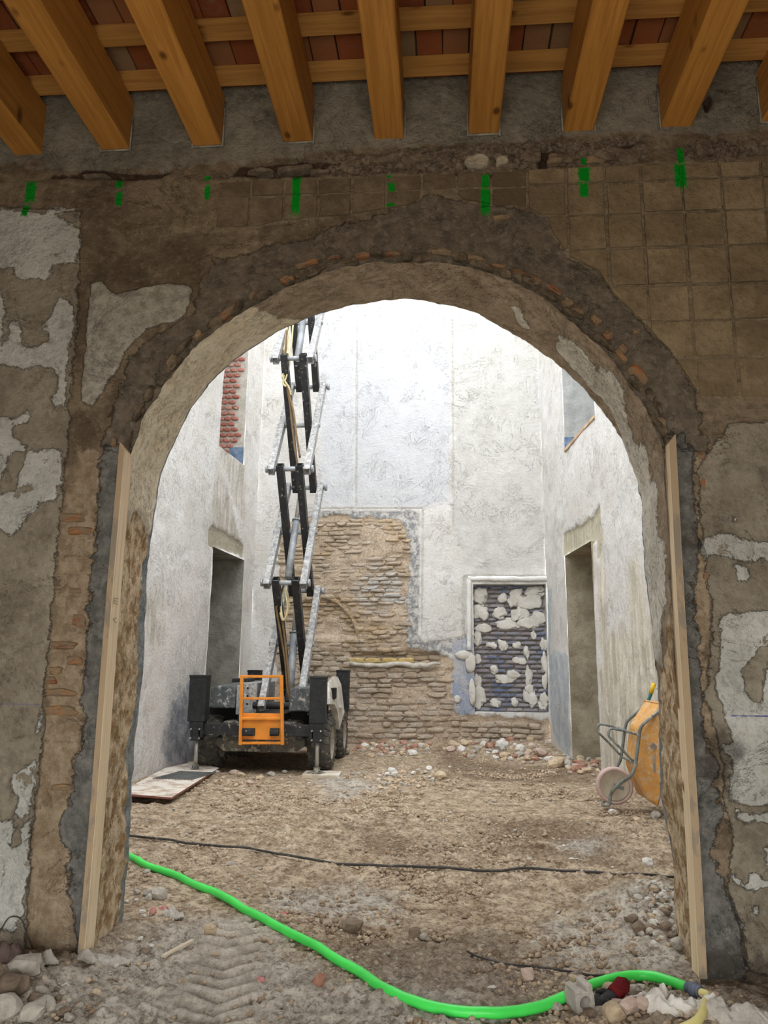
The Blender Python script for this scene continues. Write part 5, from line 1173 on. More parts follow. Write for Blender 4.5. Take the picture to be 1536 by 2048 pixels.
# ------------------------------------------------------------------ wheelbarrow, stood on its nose
M_WBO = mat_simple('worn_orange_tray', (0.62, 0.32, 0.09), .6, 0, .12, 7, .003, 40, (0.58, 0.45, 0.30), .49)
M_TUBE = mat_simple('dirty_tube_frame', (0.17, 0.19, 0.18), .6, .1, .3, 9, .002, 50, (0.42, 0.38, 0.32), .45)
M_WBT = mat_simple('dusty_pink_tyre', (0.52, 0.38, 0.35), .9, 0, .12, 6, .003); M_WBR = mat_simple('beige_wheel_disc', (0.42, 0.36, 0.28), .8, 0, .15, 6, .003)
M_YEL = mat_simple('yellow_grip', (0.75, 0.50, 0.03), .5); M_GRN = mat_simple('green_paint_tube', (0.03, 0.16, 0.14), .5, 0, .2, 9, .002, 50, (0.35, 0.33, 0.28), .38)
Yw = 8.15; Yf = Yw+.62
def w5(cx_, cy_, Y=Yw): return P3(1100+cx_*.2279, 1300+cy_*.2279, Y)
wb0 = w5(560, 1390); barrow = empty('wheelbarrow', (wb0.x+.2, Yw+.3, 0)); tag(barrow, 'orange wheelbarrow stood upright on its nose beside the right jamb', 'wheelbarrow')
prof = [(905, 300), (880, 400), (845, 490), (790, 540), (690, 640), (668, 690), (665, 760), (655, 930), (648, 1040)]
near = [(1050, 330), (1025, 420), (985, 505), (930, 558), (830, 640), (795, 690), (780, 770), (760, 930), (742, 1035), (705, 1105), (640, 1180), (590, 1245), (572, 1300), (560, 1375), (545, 1400)]
nb = [w5(x, y) for x, y in near]
NP = [Vector((q.x, Yw, q.z)) for q in nb]; FP = [Vector((q.x, Yf, q.z)) for q in nb]
for k in range(10, 15):   # the two rails draw together at the wheel
    t = min(1, (k-8)/4); NP[k].y = Yw+.20*t; FP[k].y = Yf-.20*t
for Pp in (NP, FP):
    b = MB(); b.tube(catmull(Pp[1:], 6), .0175, 10); fr = b.build('tube_frame', M_TUBE, barrow)
    b = MB(); b.tube(catmull(Pp[:3], 6), .0185, 10); b.build('handle', M_GRN, fr)
    b = MB(); d = (Pp[0]-Pp[1]).normalized(); b.tube([Pp[0]-d*.09, Pp[0]+d*.02, Pp[0]+d*.03], .024, 12, rad=[.023, .023, .017]); b.build('grip', M_YEL, fr)
# leg loops
for (ys_, sc_) in ((Yw+.02, 1), (Yf-.02, 1)):
    pts = [w5(778, 745), w5(690, 720), w5(600, 700), w5(545, 692), w5(522, 712), w5(520, 755), w5(550, 790), w5(640, 880), w5(735, 980)]
    b = MB(); b.tube(catmull([Vector((q.x, ys_, q.z)) for q in pts], 6), .0125, 8); b.build('leg', M_TUBE, barrow)
b = MB()
for q in (w5(770, 745), w5(700, 725), w5(752, 1000)): b.cyl((q.x, Yw, q.z), (q.x, Yf, q.z), .012, 8)
b.build('cross_brace', M_TUBE, barrow)
# tray
def tp(cx_, cy_, Y): q = w5(cx_, cy_); return Vector((q.x, Y, q.z))
tb = [tp(812, 690, Yw+.06), tp(765, 1055, Yw+.10), tp(765, 1055, Yf-.10), tp(812, 690, Yf-.06)]
rm_ = [tp(975, 470, Yw-.02), tp(1010, 800, Yw-.05), tp(1000, 1150, Yw-.02), tp(955, 1370, Yw+.06), tp(955, 1370, Yf-.06), tp(1000, 1150, Yf+.02), tp(1010, 800, Yf+.05), tp(975, 470, Yf+.02)]
mid = [tp(865, 1325, Yw+.12), tp(865, 1325, Yf-.12)]
V = tb+rm_+mid; T_ = MB()
Fo = [(0, 1, 2, 3), (0, 4, 5, 1), (1, 5, 6), (1, 6, 12), (12, 6, 7), (1, 12, 13, 2), (12, 7, 8, 13), (2, 13, 9), (13, 8, 9), (2, 9, 10), (2, 10, 3), (3, 10, 11), (0, 3, 11, 4)]
Fo[10:] = [(2, 10, 11, 3), (0, 3, 11, 4)]; Fo[7:10] = [(2, 13, 9), (13, 8, 9), (2, 9, 10)]
T_.add(V, Fo); tray = T_.build('tray', M_WBO, barrow); sd = tray.modifiers.new('bevel', 'BEVEL'); sd.width = .03; sd.segments = 3; sd.angle_limit = math.radians(15); so_ = tray.modifiers.new('solid', 'SOLIDIFY'); so_.thickness = .004
b = MB(); rp = rm_+[rm_[0]]; b.tube(rp, .011, 8); b.build('tray_rim', M_WBO, tray)
b = MB(); q = tp(905, 845, Yw+.005); b.box((q.x, q.y-.01, q.z), (.055, .006, .055), Matrix.Rotation(math.radians(45), 3, 'Y')); b.box((q.x+.0, q.y-.005, q.z-.17), (.02, .004, .17)); b.build('maker_badge', mat_simple('grey_print', (0.30, 0.26, 0.22), .7), tray)
# wheel
ym = (Yw+Yf)/2; wc = w5(565, 1190, ym); Rb = .19
b = MB(); b.lathe([(-.035, Rb*.80), (-.045, Rb*.86), (-.042, Rb*.95), (-.02, Rb), (.02, Rb), (.042, Rb*.95), (.045, Rb*.86), (.035, Rb*.80)], (0, 0, 0), 'y', 40); whl = b.build('wheel', M_WBT, barrow, world=False); whl.location = Vector((wc.x, ym, wc.z))-barrow.location
b = MB(); b.lathe([(-.02, .001), (-.035, .02), (-.03, .05), (-.018, .09), (-.03, Rb*.70), (-.038, Rb*.82), (.038, Rb*.82), (.03, Rb*.7), (.018, .09), (.03, .02), (.02, .001)], (0, 0, 0), 'y', 40); b.build('wheel_disc', M_WBR, whl, world=False)
b = MB(); b.cyl((wc.x, Yw+.17, wc.z), (wc.x, Yf-.17, wc.z), .012, 8); b.box((wc.x+.02, Yw+.19, wc.z), (.10, .012, .035), Matrix.Rotation(math.radians(12), 3, 'Y')); b.box((wc.x+.02, Yf-.19, wc.z), (.10, .012, .035)); b.build('axle_bracket', M_TUBE, barrow)
b = MB(); q = w5(545, 1395); b.tube(catmull([(q.x, Yw+.2, q.z), (q.x-.02, Yw+.25, q.z-.01), (q.x-.03, (Yw+Yf)/2, q.z-.015), (q.x-.02, Yf-.25, q.z-.01), (q.x, Yf-.2, q.z)], 5), .016, 8); b.build('nose_bar', M_TUBE, barrow)

# ------------------------------------------------------------------ hoses and cables on the ground
M_HG = mat_simple('bright_green_hose', (0.065, 0.72, 0.105), .35, 0, .12, 3, .001, 50, (0.30, 0.45, 0.26), .30); M_HY = mat_simple('yellow_hose_plastic', (0.62, 0.55, 0.22), .5, 0, .12, 9, .002, 50, (0.55, 0.50, 0.40), .42)
M_HC = mat_simple('blue_grey_coupling', (0.11, 0.13, 0.18), .5, 0, .2, 9)
def laid(pts, r, n=8, dz=.8):
    P = [gpt(x, y, r*dz) for x, y in pts]; C = catmull([(p.x, p.y) for p in P], n)
    return [(c[0], c[1], gz(c[0], c[1])+r*dz+.006) for c in C]
gpts = [(40, 1668), (120, 1682), (190, 1694), (236, 1704), (258, 1713), (300, 1735), (360, 1756), (420, 1782), (470, 1808), (520, 1836), (570, 1863), (620, 1888), (665, 1916), (710, 1941), (760, 1975), (820, 2003), (880, 2020), (940, 2028), (1000, 2029), (1060, 2021), (1110, 2005), (1160, 1983), (1220, 1962), (1280, 1954), (1340, 1965), (1385, 1982)]
P = laid(gpts, .0235)
# right end arches over the debris: lift it so that it follows the photographed curve
b = MB(); b.tube(P, .0235, 14); gh = b.build('garden_hose', M_HG, None); tag(gh, 'bright green hose snaking across the earth floor through the arch', 'hose')
e1, e0 = Vector(P[-1]), Vector(P[-4]); dr = (e1-e0).normalized()
b = MB(); b.cyl(e1-dr*.02, e1+dr*.05, .030, 16); b.cyl(e1-dr*.03, e1-dr*.02, .027, 16, r2=.030); b.cyl(e1+dr*.05, e1+dr*.06, .030, 16, r2=.024); b.cyl(e1+dr*.008, e1+dr*.022, .033, 16); b.build('hose_coupling', M_HC, gh)
s0 = e1+dr*.06; q = [s0, s0+dr*.03+Vector((.005, -.02, .0))]+[gpt(x, y, .03) for x, y in ((1408, 2014), (1402, 2032), (1385, 2048), (1340, 2066), (1250, 2090), (1150, 2110))]
b = MB(); b.tube(catmull(q, 8), .019, 12); tag(b.build('yellow_hose', M_HY, None), 'short yellow hose joined to the green hose by the right jamb', 'hose')
M_CBL = mat_simple('dusty_black_cable', (0.055, 0.052, 0.05), .8, 0, .3, 9, .001, 50, (0.25, 0.22, 0.18), .4)
cp = [(20, 1656), (110, 1660), (200, 1668), (270, 1678), (330, 1684), (420, 1696), (500, 1702), (580, 1717), (660, 1732), (740, 1736), (820, 1739), (900, 1742), (960, 1748), (1010, 1747), (1050, 1742), (1080, 1744), (1120, 1748), (1200, 1752), (1280, 1757), (1360, 1760), (1430, 1764)]
b = MB(); b.tube([(x, y, z+.016) for x, y, z in laid(cp, .009, 6, .5)], .0095, 8); tag(b.build('power_cable', M_CBL, None), 'thin black cable crossing the courtyard earth from side to side', 'cable')
cp = [(935, 1908), (960, 1920), (1000, 1931), (1060, 1938), (1120, 1946), (1180, 1956), (1230, 1956)]
b = MB(); b.tube([(x, y, z+.007) for x, y, z in laid(cp, .006, 6, .2)], .0055, 6); tag(b.build('half_buried_wire', M_CBL, None), 'half-buried dark wire in the damp earth above the green hose', 'cable')
F_ = lambda x, y, o=.02: Vector((FRONT.pix(x, y)[0], D-o, FRONT.pix(x, y)[1]))
wp = [(0, 1870), (12, 1850), (24, 1832), (40, 1829), (52, 1838), (60, 1862), (68, 1880), (76, 1905), (82, 1925)]
b = MB(); b.tube(catmull([F_(x, y, .035) for x, y in wp], 6), .003, 6); tag(b.build('loose_wire', M_CBL, None), 'thin dark wire looped against the wall foot at lower left', 'wire')

# ------------------------------------------------------------------ stones, rubble and litter
SM = {'grey': plain('grey_rubble', (0.34, 0.31, 0.27), (0.52, 0.49, 0.43), 12, .01, 40), 'tan': plain('tan_stone', (0.44, 0.34, 0.23), (0.60, 0.49, 0.35), 12, .01, 40),
      'white': plain('white_plaster_lump', (0.60, 0.57, 0.52), (0.74, 0.72, 0.68), 12, .01, 40), 'red': plain('red_brick_lump', (0.32, 0.15, 0.10), (0.46, 0.29, 0.22), 12, .01, 40), 'dark': plain('dark_earth_clod', (0.15, 0.115, 0.085), (0.26, 0.20, 0.15), 12, .01, 40),
      'pink': plain('pinkish_brick_lump', (0.46, 0.34, 0.28), (0.58, 0.47, 0.40), 12, .01, 40)}
RK = {}
for k, c in enumerate(SM):
    RK[c] = [mesh_data('stone', *lump(700+k*10+j, 2, .55, (1, .85, .62), .5*(j % 2)+.15), SM[c]) for j in range(4)]
PLACED = []
def rock(px, py, wpx, col, label, group=None, hk=1.0, name='stone', cat='stone', smooth=False):
    p = gpt(px, py); s_ = wpx*p.y/FPX*1.05; PLACED.append((p.x, p.y, s_)); o = link(bpy.data.objects.new(name, RK[col][rnd.randrange(4)]))
    o.location = (p.x, p.y, p.z+s_*.20*hk); o.scale = (s_, s_, s_*hk); o.rotation_euler = (rnd.uniform(-.3, .3), rnd.uniform(-.3, .3), rnd.uniform(0, 6.3))
    return tag(o, label, cat, group)
rock(319, 1797, 34, 'grey', 'pale grey flat-topped stone near the left jamb, left of the hose')
rock(300, 1799, 22, 'grey', 'smaller grey stone touching the pale flat stone by the left jamb')
rock(294, 1790, 18, 'grey', 'rounded grey stone just behind the pale flat stone by the left jamb')
rock(293, 1747, 14, 'grey', 'small bluish-grey stone between left jamb and green hose')
rock(250, 1748, 14, 'white', 'small stone right against the foot of the left jamb')
rock(421, 1866, 26, 'tan', 'squarish brown stone left of the green hose, right of the red rag', hk=1.2)
rock(464, 1732, 16, 'grey', 'small round stone lying between black cable and green hose')
rock(377, 1701, 12, 'dark', 'small brown stone just under the black cable at left')
rock(637, 1972, 30, 'red', 'half brick lump standing alone below the green hose', hk=1.3)
rock(693, 1937, 26, 'grey', 'grey stone lying right beside the green hose in mid picture')
rock(703, 1862, 40, 'dark', 'dark clod of earth in a hollow right of the green hose')
rock(829, 1876, 26, 'dark', 'dark brown rounded stone in the middle foreground earth', hk=1.4)
rock(845, 1878, 20, 'grey', 'pale grey stone touching the dark rounded stone in mid foreground')
rock(1055, 1960, 32, 'pink', 'flat pinkish brick shard above the green hose')
rock(1148, 1965, 26, 'tan', 'brown brick lump just above the hose crest')
rock(1163, 1961, 16, 'pink', 'small pinkish lump beside the brown brick lump above the hose')
rock(1108, 2020, 28, 'grey', 'rounded grey stone left of the hollow block')
rock(1296, 1730, 22, 'white', 'white stone chip near the right jamb above the black cable')
rock(1311, 1635, 20, 'grey', 'pale stone chip in front of the wheelbarrow tray')
rock(1273, 1643, 18, 'tan', 'tan stone just right of the wheelbarrow nose')
rock(1225, 1627, 16, 'white', 'small white stone at the nose of the wheelbarrow')
rock(1357, 1897, 26, 'grey', 'rounded grey pebble on the mound against the right jamb', hk=1.2)
rock(290, 1962, 26, 'pink', 'pinkish tan lump in the lower left foreground') if False else rock(288, 1988, 22, 'pink', 'pinkish tan lump beside the tyre prints at lower left')
rock(303, 1896, 14, 'white', 'white pebble, left one of four beside the wood sliver')
rock(316, 1897, 14, 'tan', 'tan pebble, right one of four beside the wood sliver')
rock(310, 1906, 18, 'grey', 'grey pebble, front one of four beside the wood sliver')
rock(288, 1908, 20, 'dark', 'dark pebble, leftmost of four beside the wood sliver')
rock(880, 1557, 26, 'tan', 'tan stone slab in mid courtyard, its edge raised')
rock(786, 1548, 22, 'white', 'pale stone in the mid courtyard scatter')
rock(840, 1495, 22, 'white', 'white lump among rubble in front of the exposed masonry') if False else None
rock(1112, 1535, 34, 'tan', 'tan broken tile piece before the right doorway')
rock(1082, 1513, 30, 'pink', 'reddish tan brick leaning at the right end of the rubble')
rock(520, 1560, 16, 'tan', 'tan stone in the shade before the lift chassis'); rock(483, 1553, 16, 'tan', 'left tan stone before the lift chassis'); rock(545, 1551, 14, 'grey', 'grey stone before the lift chassis, towards the right foot')
rock(570, 1545, 10, 'white', 'white chip before the lift, beside the right foot pad')
rock(470, 1549, 18, 'pink', 'reddish stone at the tip of the dusty panel')
rock(50, 1948, 60, 'grey', 'large dusty lump at the lower left wall foot')
rock(22, 1992, 70, 'dark', 'large brown lump at the left picture edge near the bottom')
rock(90, 2020, 40, 'grey', 'grey lump in the bottom left corner rubble'); rock(60, 2036, 50, 'grey', 'grey slab at the bottom left corner'); rock(8, 2030, 60, 'grey', 'big lump right in the bottom left corner')
rock(134, 1930, 12, 'tan', 'tiny yellowish stone at the foot of the left cement strip')
ORDW = 'first second third fourth fifth sixth seventh eighth ninth tenth eleventh twelfth thirteenth fourteenth fifteenth sixteenth seventeenth eighteenth nineteenth'.split()
for t_, tt_ in (('twentieth', 'twenty'), ('thirtieth', 'thirty'), ('fortieth', 'forty'), ('fiftieth', 'fifty')): ORDW += [t_]+[tt_+'-'+w for w in ORDW[:9]]
CNAME = {'grey': 'grey', 'tan': 'tan', 'white': 'white', 'red': 'brick red', 'dark': 'dark brown', 'pink': 'pinkish brown'}
def scatter(n_, poly, wr, cols, label, group, seed):
    got = []; tries = 0
    r = random.Random(seed); q = np.array(poly, float); k = 0
    while k < n_:
        x, y = r.uniform(q[:, 0].min(), q[:, 0].max()), r.uniform(q[:, 1].min(), q[:, 1].max())
        if sdf(np.array([x]), np.array([y]), poly)[0] < 0: continue
        cc_ = r.choice(cols); w_ = r.choice(wr)*r.uniform(.8, 1.2); p_ = gpt(x, y); s_ = w_*p_.y/FPX*1.05; tries += 1
        if tries > 900: break
        if any((p_.x-a_)**2+(p_.y-b_)**2 < (.43*(s_+q_))**2 for a_, b_, q_ in PLACED): continue
        got.append((cc_, x, rock(x, y, w_, cc_, label, group))); k += 1
    for cc_ in set(cols):
        for k, g_ in enumerate(sorted([g_ for g_ in got if g_[0] == cc_], key=lambda g_: g_[1])):
            g_[2]['label'] = f'{ORDW[k]} {CNAME[cc_]} {label} from the left'
scatter(95, [(700, 1500), (780, 1484), (900, 1492), (1000, 1482), (1060, 1490), (1100, 1500), (1120, 1540), (1000, 1520), (860, 1512), (740, 1516)], [8, 10, 12, 15, 20], ['white', 'tan', 'grey', 'pink', 'grey', 'white', 'tan', 'red'], 'stone in the back wall rubble', 'rubble along the back wall', 1)
scatter(16, [(720, 1490), (800, 1490), (860, 1500), (800, 1512), (710, 1512)], [9, 12, 15], ['red', 'pink'], 'brick fragment right of the lift wheels', 'red fragments in the back rubble', 2)
scatter(30, [(740, 1545), (800, 1535), (860, 1540), (890, 1560), (830, 1585), (760, 1580)], [8, 11, 14], ['white', 'tan', 'grey'], 'stone in the mid courtyard scatter', 'scattered stones in mid courtyard', 3)
scatter(60, [(1270, 1810), (1330, 1790), (1362, 1850), (1372, 1900), (1310, 1900), (1260, 1860)], [10, 13, 17, 24], ['grey', 'grey', 'dark', 'tan', 'white'], 'stone on the mound by the right jamb', 'stones on the mound', 4)
scatter(40, [(250, 1780), (285, 1770), (290, 1840), (330, 1920), (420, 1960), (300, 1975), (220, 1940)], [7, 9, 12], ['grey', 'grey', 'white', 'tan'], 'pebble at the left jamb foot', 'pebbles by the left jamb', 5)
scatter(30, [(1120, 1520), (1200, 1518), (1230, 1545), (1140, 1550)], [8, 11, 16], ['pink', 'tan', 'grey', 'red'], 'chip before the right doorway', 'chips before the right doorway', 6)
scatter(26, [(0, 1990), (60, 1960), (130, 1990), (150, 2040), (0, 2046)], [12, 17, 24], ['grey', 'dark', 'tan'], 'rubble piece in the bottom left corner', 'rubble in the bottom left corner', 7)
scatter(34, [(1130, 1985), (1250, 1965), (1380, 1995), (1470, 2010), (1530, 2046), (1120, 2046)], [14, 20, 26], ['grey', 'tan', 'dark', 'dark', 'pink'], 'rubble piece around the yellow hose', 'rubble under the yellow hose', 8)
scatter(22, [(430, 1545), (620, 1550), (600, 1580), (460, 1575)], [7, 9, 12], ['tan', 'grey', 'pink'], 'stone just before the lift', 'stones before the lift', 9)
# countless grit
gr = []; gf = []; r = random.Random(11); base = 0
MEANV, MEANF = lump(900, 1, .3, (1, .85, .6)); nb_ = len(MEANV); GP = []
for k in range(2200):
    y = 3.3+11*r.random()**1.6; x = r.uniform(-3.7, 2.4)
    if y < 4.8 and not (-1.75 < x < 1.3) and y > 4.0: continue
    s_ = (.004+.013*r.random()**3)*(1+.09*(y-3))
    if 9.9 < y < 13.4 and -3.7 < x < -1.3: continue
    a = r.uniform(0, 6.3); ca, sa = math.cos(a), math.sin(a)
    GP.append((x, y, s_, ca, sa, r.random()))
GP = np.array(GP); zz = ghm(GP[:, 0], GP[:, 1])
for (nm, lo, hi, mt) in (('gravel_grey', 0, .5, 'grey'), ('gravel_tan', .5, .72, 'tan'), ('gravel_pale', .72, .86, 'white'), ('gravel_red', .86, 1, 'pink')):
    mk = (GP[:, 5] >= lo) & (GP[:, 5] < hi); G = GP[mk]; z_ = zz[mk]; M = MEANV[None]*G[:, 2, None, None]*2
    V = np.stack([M[:, :, 0]*G[:, 3, None]-M[:, :, 1]*G[:, 4, None]+G[:, 0, None], M[:, :, 0]*G[:, 4, None]+M[:, :, 1]*G[:, 3, None]+G[:, 1, None], M[:, :, 2]+z_[:, None]+G[:, 2, None]*.5], 2).reshape(-1, 3)
    Fx = (np.array(MEANF)[None]+np.arange(len(G))[:, None, None]*nb_).reshape(-1, 3)
    o = mesh('gravel', V, Fx, SM[mt], floor); o['kind'] = 'stuff'; ({'gravel_grey': 'grey grit strewn over the earth floor', 'gravel_tan': 'tan grit strewn over the earth floor', 'gravel_pale': 'white plaster grit strewn over the earth floor', 'gravel_red': 'pinkish brick grit strewn over the earth floor'})

CV, CF = lump(901, 1, 1.1, (1, .8, .6), .3); g_ = np.random.RandomState(12); n_ = 60000
yy = 3.5+9.5*g_.rand(n_)**1.5; xx = g_.uniform(-3.2, 2.2, n_); s_ = (.0035+.014*g_.rand(n_)**2.8)*(1+.07*(yy-3)); aa = g_.uniform(0, 6.3, n_)
ok = ~((yy < 4.8) & ((xx < -1.7) | (xx > 1.25))) & ~((yy > 9.9) & (yy < 13.4) & (xx < -1.3)) & (fbm(xx, yy*1.5, sc=1.6, octv=3, seed=86) > g_.uniform(-.05, .45, n_))
dd_ = sdf(xx, yy, [gp(*k) for k in DUSTP[0]]); ok &= ~((dd_ > 0) & (g_.rand(n_) < .82))
GP = np.stack([xx, yy, s_, aa], 1)[ok][:12000]
GP = np.array(GP); z_ = ghm(GP[:, 0], GP[:, 1])+.004; M = CV[None]*GP[:, 2, None, None]*2; ca, sa = np.cos(GP[:, 3])[:, None], np.sin(GP[:, 3])[:, None]
V = np.stack([M[:, :, 0]*ca-M[:, :, 1]*sa+GP[:, 0, None], M[:, :, 0]*sa+M[:, :, 1]*ca+GP[:, 1, None], M[:, :, 2]+z_[:, None]+GP[:, 2, None]*.35], 2).reshape(-1, 3)
o = mesh('earth_clods', V, (np.array(CF)[None]+np.arange(len(GP))[:, None, None]*len(CV)).reshape(-1, 3), plain('crumbled_earth', (0.29, 0.21, 0.14), (0.62, 0.50, 0.37), 5, .01, 60), floor); o['kind'] = 'stuff'

# hollow block
M_BLOCK = plain('pale_concrete_block', (0.42, 0.39, 0.35), (0.56, 0.53, 0.48), 14, .015, 40)
pb = gpt(1160, 2022); b = MB(); w, d_, h_ = .098, .09, .085
n_ = 16; ring = [(.028*math.cos(2*math.pi*k/n_), .028*math.sin(2*math.pi*k/n_)) for k in range(n_)]
def outer(k): a = 2*math.pi*k/n_; c_, s_ = math.cos(a), math.sin(a); m_ = max(abs(c_)/(w/2), abs(s_)/(h_/2)); return (c_/m_, s_/m_)
V = []; F = []
for y_ in (-d_/2, d_/2): V += [(x, y_, z) for x, z in [outer(k) for k in range(n_)]]+[(x, y_, z) for x, z in ring]
for k in range(n_):
    j = (k+1) % n_; F += [(k, j, n_+j, n_+k), (2*n_+k, 3*n_+k, 3*n_+j, 2*n_+j), (k, 2*n_+k, 2*n_+j, j), (n_+k, n_+j, 3*n_+j, 3*n_+k)]
b.add(V, F); b.box((-.03, 0, h_/2+.008), (.03, d_*.9, .018)); b.box((.03, .0, h_/2+.01), (.032, d_*.95, .022)); b.cyl((0, d_/2-.01, 0), (0, d_/2-.004, 0), .029, 16)
bk = b.build('hollow_block', M_BLOCK, None, .005); bk.location = (pb.x, pb.y, pb.z+.055); bk.rotation_euler = (.12, -.15, .42); tag(bk, 'chipped grey hollow block with a round hole beside the green hose', 'block')
# crumpled cloths, bags, gloves
def crumple(px, py, wx, wy, hh, mat, name, label, cat, seed, rot=0, res=44, fold=9, dz=0.0, round_=True, sharp=1.0):
    p = gpt(px, py); U, V = np.meshgrid(np.linspace(-1, 1, res), np.linspace(-1, 1, res)); U = U.ravel(); V = V.ravel()
    wob = 1+.28*fbm(np.arctan2(V, U)*1.3, U*0, sc=1.4, octv=3, seed=seed)
    X_ = U*np.sqrt(np.clip(1-V*V/2, 0, 1))*wob if round_ else U; Y_ = V*np.sqrt(np.clip(1-U*U/2, 0, 1))*wob if round_ else V
    rr = np.clip(1-(X_**2+Y_**2)/wob**2, 0, 1)**.5; X_ *= wx/2; Y_ *= wy/2
    f = np.abs(fbm(X_, Y_*1.0+X_*.4, sc=fold, octv=4, seed=seed))**sharp
    c_, s_ = math.cos(rot), math.sin(rot); A = X_*c_-Y_*s_+p.x; B = X_*s_+Y_*c_+p.y
    Z_ = ghm(A, B)+hh*rr*(.35+1.6*f)+.004+dz+.012*fbm(A, B, sc=22, octv=2, seed=seed+3)*(rr > 0)
    i = np.arange(res*res).reshape(res, res); F = np.stack([i[:-1, :-1].ravel(), i[:-1, 1:].ravel(), i[1:, 1:].ravel(), i[1:, :-1].ravel()], 1)
    P_ = np.stack([A, B, Z_], 1); c0 = np.array([p.x, p.y, p.z]); o = mesh(name, P_-c0, F, mat, None, True); o.location = tuple(c0); o.modifiers.new('thick', 'SOLIDIFY').thickness = .003
    return tag(o, label, cat)
M_RAG = plain('dirty_white_rag', (0.42, 0.39, 0.35), (0.60, 0.57, 0.52), 12, .01, 60); M_BAG = plain('dusty_white_plastic', (0.58, 0.55, 0.50), (0.74, 0.72, 0.67), 8, .01, 30, .5, dark=(0.42, 0.38, 0.32))
M_REDC = plain('dark_red_knit', (0.11, 0.01, 0.012), (0.20, 0.018, 0.02), 20, .01, 90); M_BLKG = plain('black_rubber', (0.018, 0.019, 0.02), (0.06, 0.06, 0.06), 10, .01, 40, .6); M_PINKR = plain('pink_red_rag', (0.55, 0.12, 0.13), (0.60, 0.32, 0.30), 18, .01, 60)
crumple(205, 1925, .27, .10, .045, M_RAG, 'white_rag', 'twisted dirty white rag at the foot of the left lath', 'rag', 801, .15, fold=14)
crumple(78, 1925, .17, .09, .06, M_RAG, 'plaster_crust', 'torn whitish crust against the lower left wall foot', 'debris', 802, .4, fold=12)
crumple(54, 1952, .08, .07, .05, M_RAG, 'plaster_crust', 'smaller whitish crust left of the torn one', 'debris', 803, 1.0, fold=12)
crumple(345, 1834, .17, .09, .045, M_RAG, 'crumpled_paper', 'crumpled dirty paper with pinkish edge left of the green hose', 'paper', 804, -.5, fold=12)
crumple(328, 1822, .07, .03, .04, M_PINKR, 'red_scrap', 'small bright red scrap on top of the crumpled paper', 'scrap', 805, .1, 20); crumple(305, 1828, .04, .04, .035, M_PINKR, 'red_scrap', 'small pinkish red scrap left of the crumpled paper', 'scrap', 806, .5, 20)
crumple(568, 1829, .05, .035, .015, M_PINKR, 'red_scrap', 'faint pink scrap right beside the green hose', 'scrap', 807, .2, 20); crumple(521, 1963, .04, .04, .02, M_PINKR, 'red_scrap', 'little pink scrap below the green hose', 'scrap', 808, .2, 20)
crumple(1300, 2008, .20, .11, .075, M_BAG, 'crumpled_white_bag', 'crumpled white bag behind the red cuff', 'bag', 810, .1, fold=15)
crumple(1360, 2022, .36, .12, .07, M_BAG, 'plastic_sheet', 'dirty white plastic sheet lying under the yellow hose', 'plastic sheet', 811, -.1, fold=11)
crumple(1475, 2042, .30, .13, .07, M_RAG, 'plastic_sheet', 'grey-pink dusty sheet in the bottom right corner', 'plastic sheet', 812, -.35, fold=10)
crumple(20, 1925, .16, .12, .11, plain('brown_sack', (0.085, 0.062, 0.055), (0.15, 0.11, 0.10), 6, .01, 30), 'brown_sack', 'dark purplish brown sack slumped at the lower left wall', 'sack', 813, 0, fold=6)
crumple(1277, 1872, .04, .02, .01, M_RAG, 'x', 'x', 'x', 1) if False else None
for (x, y, w, l, rt, lab) in ((985, 1980, .07, .025, .1, 'flat white flake near the middle above the green hose'), (1115, 1826, .05, .022, .9, 'crooked white plaster flake left of the mound'), (1152, 1720, .11, .03, -.1, 'long white plaster flake above the black cable'), (1058, 1720, .05, .03, 0, 'small white flake above the black cable, nearer the middle'), (1035, 1762, .07, .04, .3, 'white crust just below the black cable on the right half'), (785, 1777, .05, .03, 0, 'white triangular flake below the black cable in the middle'), (690, 1619, .11, .035, -.1, 'white sliver of plaster in mid courtyard'),
        (558, 1643, .08, .05, .6, 'white crumpled scrap in the left half of the courtyard'), (400, 1711, .05, .04, .2, 'white scrap between black cable and green hose'), (1068, 1890, .05, .02, 0, 'white chip in the ruts right of the middle'), (132, 1973, .05, .03, 0, 'pale flake in the lower left foreground')):
    crumple(x, y, w, l, .016, M_BAG, 'plaster_flake', lab, 'flake', int(x), rt, 18, fold=16)
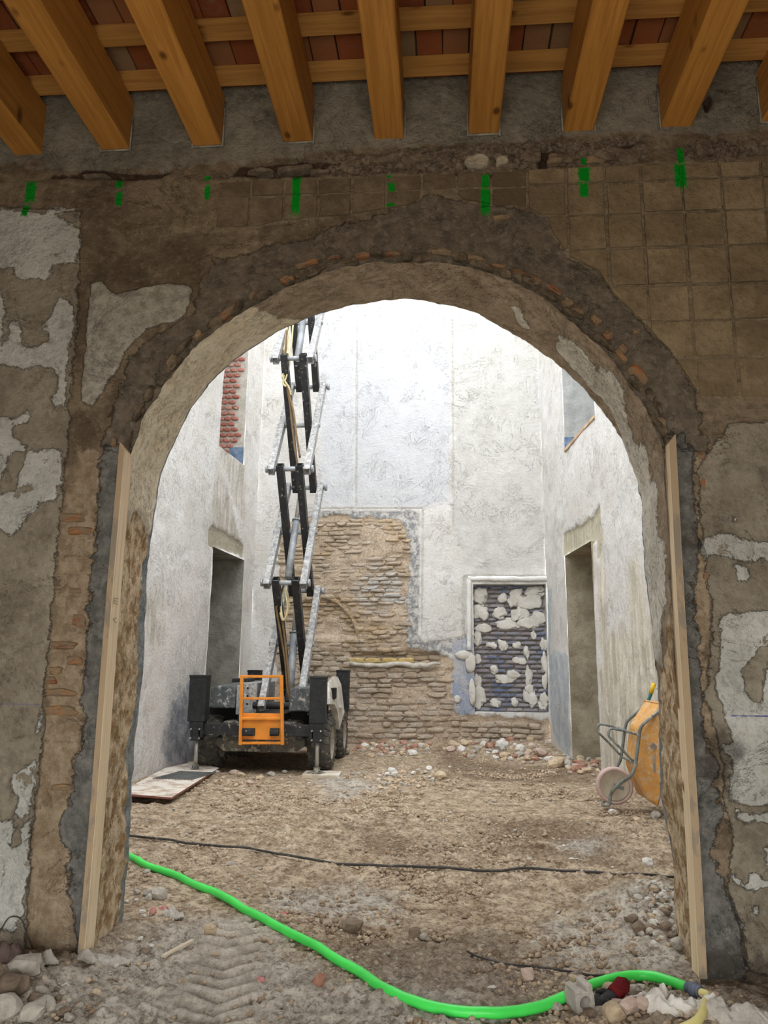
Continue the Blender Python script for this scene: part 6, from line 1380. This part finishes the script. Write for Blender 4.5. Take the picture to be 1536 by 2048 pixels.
# glove with red cuff
gp0 = gpt(1238, 2004); g = empty('work_glove', gp0); tag(g, 'black work glove with a dark red knitted cuff beside the white bag', 'glove')
a = Vector((gp0.x, gp0.y, gp0.z+.05)); b = MB(); b.tube([a+Vector((.035, .02, .012)), a+Vector((.02, .012, .016)), a, a+Vector((-.018, -.012, -.004)), a+Vector((-.03, -.02, -.012))], .03, 18, rad=[.032, .037, .036, .033, .030]); o = b.build('cuff', M_REDC, g)
b = MB(); pa = a+Vector((-.03, -.02, -.012)); b.tube([pa+Vector((.01, .006, 0)), pa+Vector((-.02, -.015, -.008)), pa+Vector((-.045, -.035, -.02)), pa+Vector((-.055, -.045, -.026))], .03, 14, rad=[.024, .028, .026, .012]); b.build('palm', M_BLKG, g)
for k in range(4):
    s_ = pa+Vector((-.045, -.03+.0*k, -.016))+Vector((.014, -.012, 0))*(k-1.5); l_ = (.05, .058, .054, .044)[k]; d2 = Vector((-.6-.12*k, -.55+.22*k, -.12))*l_
    b = MB(); b.tube(catmull([s_, s_+d2*.5+Vector((0, 0, .010)), s_+d2+Vector((0, 0, -.004)), s_+d2*1.25+Vector((0, 0, -.014))], 4), .009, 10, rad=[.0105]*12+[.006]); b.build('finger', M_BLKG, g)
b = MB(); s_ = pa+Vector((-.005, .01, -.004)); b.tube(catmull([s_, s_+Vector((-.025, .022, .004)), s_+Vector((-.05, .03, -.006)), s_+Vector((-.062, .028, -.014))], 4), .01, 10, rad=[.012]*12+[.006]); b.build('thumb', M_BLKG, g)
crumple(1196, 2008, .09, .05, .035, M_BLKG, 'black_strip', 'torn black rubber strip between hollow block and glove', 'rubber strip', 820, .9, 26, fold=13)
# bricks in the debris
for (x, y, s_, rt, lab) in ((1260, 2030, (.085, .055, .042), .6, 'broken reddish brick next to the red cuff'), (1285, 2026, (.05, .05, .04), 1.1, 'small tan brick piece right of the reddish brick')):
    p = gpt(x, y); P_, F = lump(int(x), 2, .12, (1, 1, 1), .85); o = mesh('brick_piece', P_*np.array(s_)*1.2, F, SM['pink']); o.location = (p.x, p.y, p.z+.04); o.rotation_euler = (.3, -.25, rt); tag(o, lab, 'brick')
rock(1225, 2040, 44, 'tan', 'rounded pale stone below the glove, at the bottom edge', hk=1.2)
rock(1400, 2042, 30, 'tan', 'tan stone beside the yellow hose at the bottom edge')
# wood sliver
p = gpt(355, 1910); b = MB(); V = []
N = 8
for k in range(N+1):
    t = k/N-.5; w_ = .012*(1-.3*abs(t)); V += [(-w_, t*.22, 0), (w_, t*.22, 0), (w_*.8, t*.22, .009), (-w_*.7, t*.22+.004, .011)]
b.add(V, [(3, 2, 1, 0), tuple(N*4+i for i in range(4))]+[(j*4+i, (j+1)*4+i, (j+1)*4+(i+1) % 4, j*4+(i+1) % 4) for j in range(N) for i in range(4)])
o = b.build('wood_sliver', wood_mat('grey_splinter_wood', (0.50, 0.42, 0.31), (0.62, 0.54, 0.42), (0.30, 0.22, 0.14), 'y', False)); o.location = (p.x, p.y, gz(p.x, p.y)+.028); o.rotation_euler = (.05, 0, -.42); tag(o, 'splintered piece of pale wood on the ground near the left jamb', 'wood')
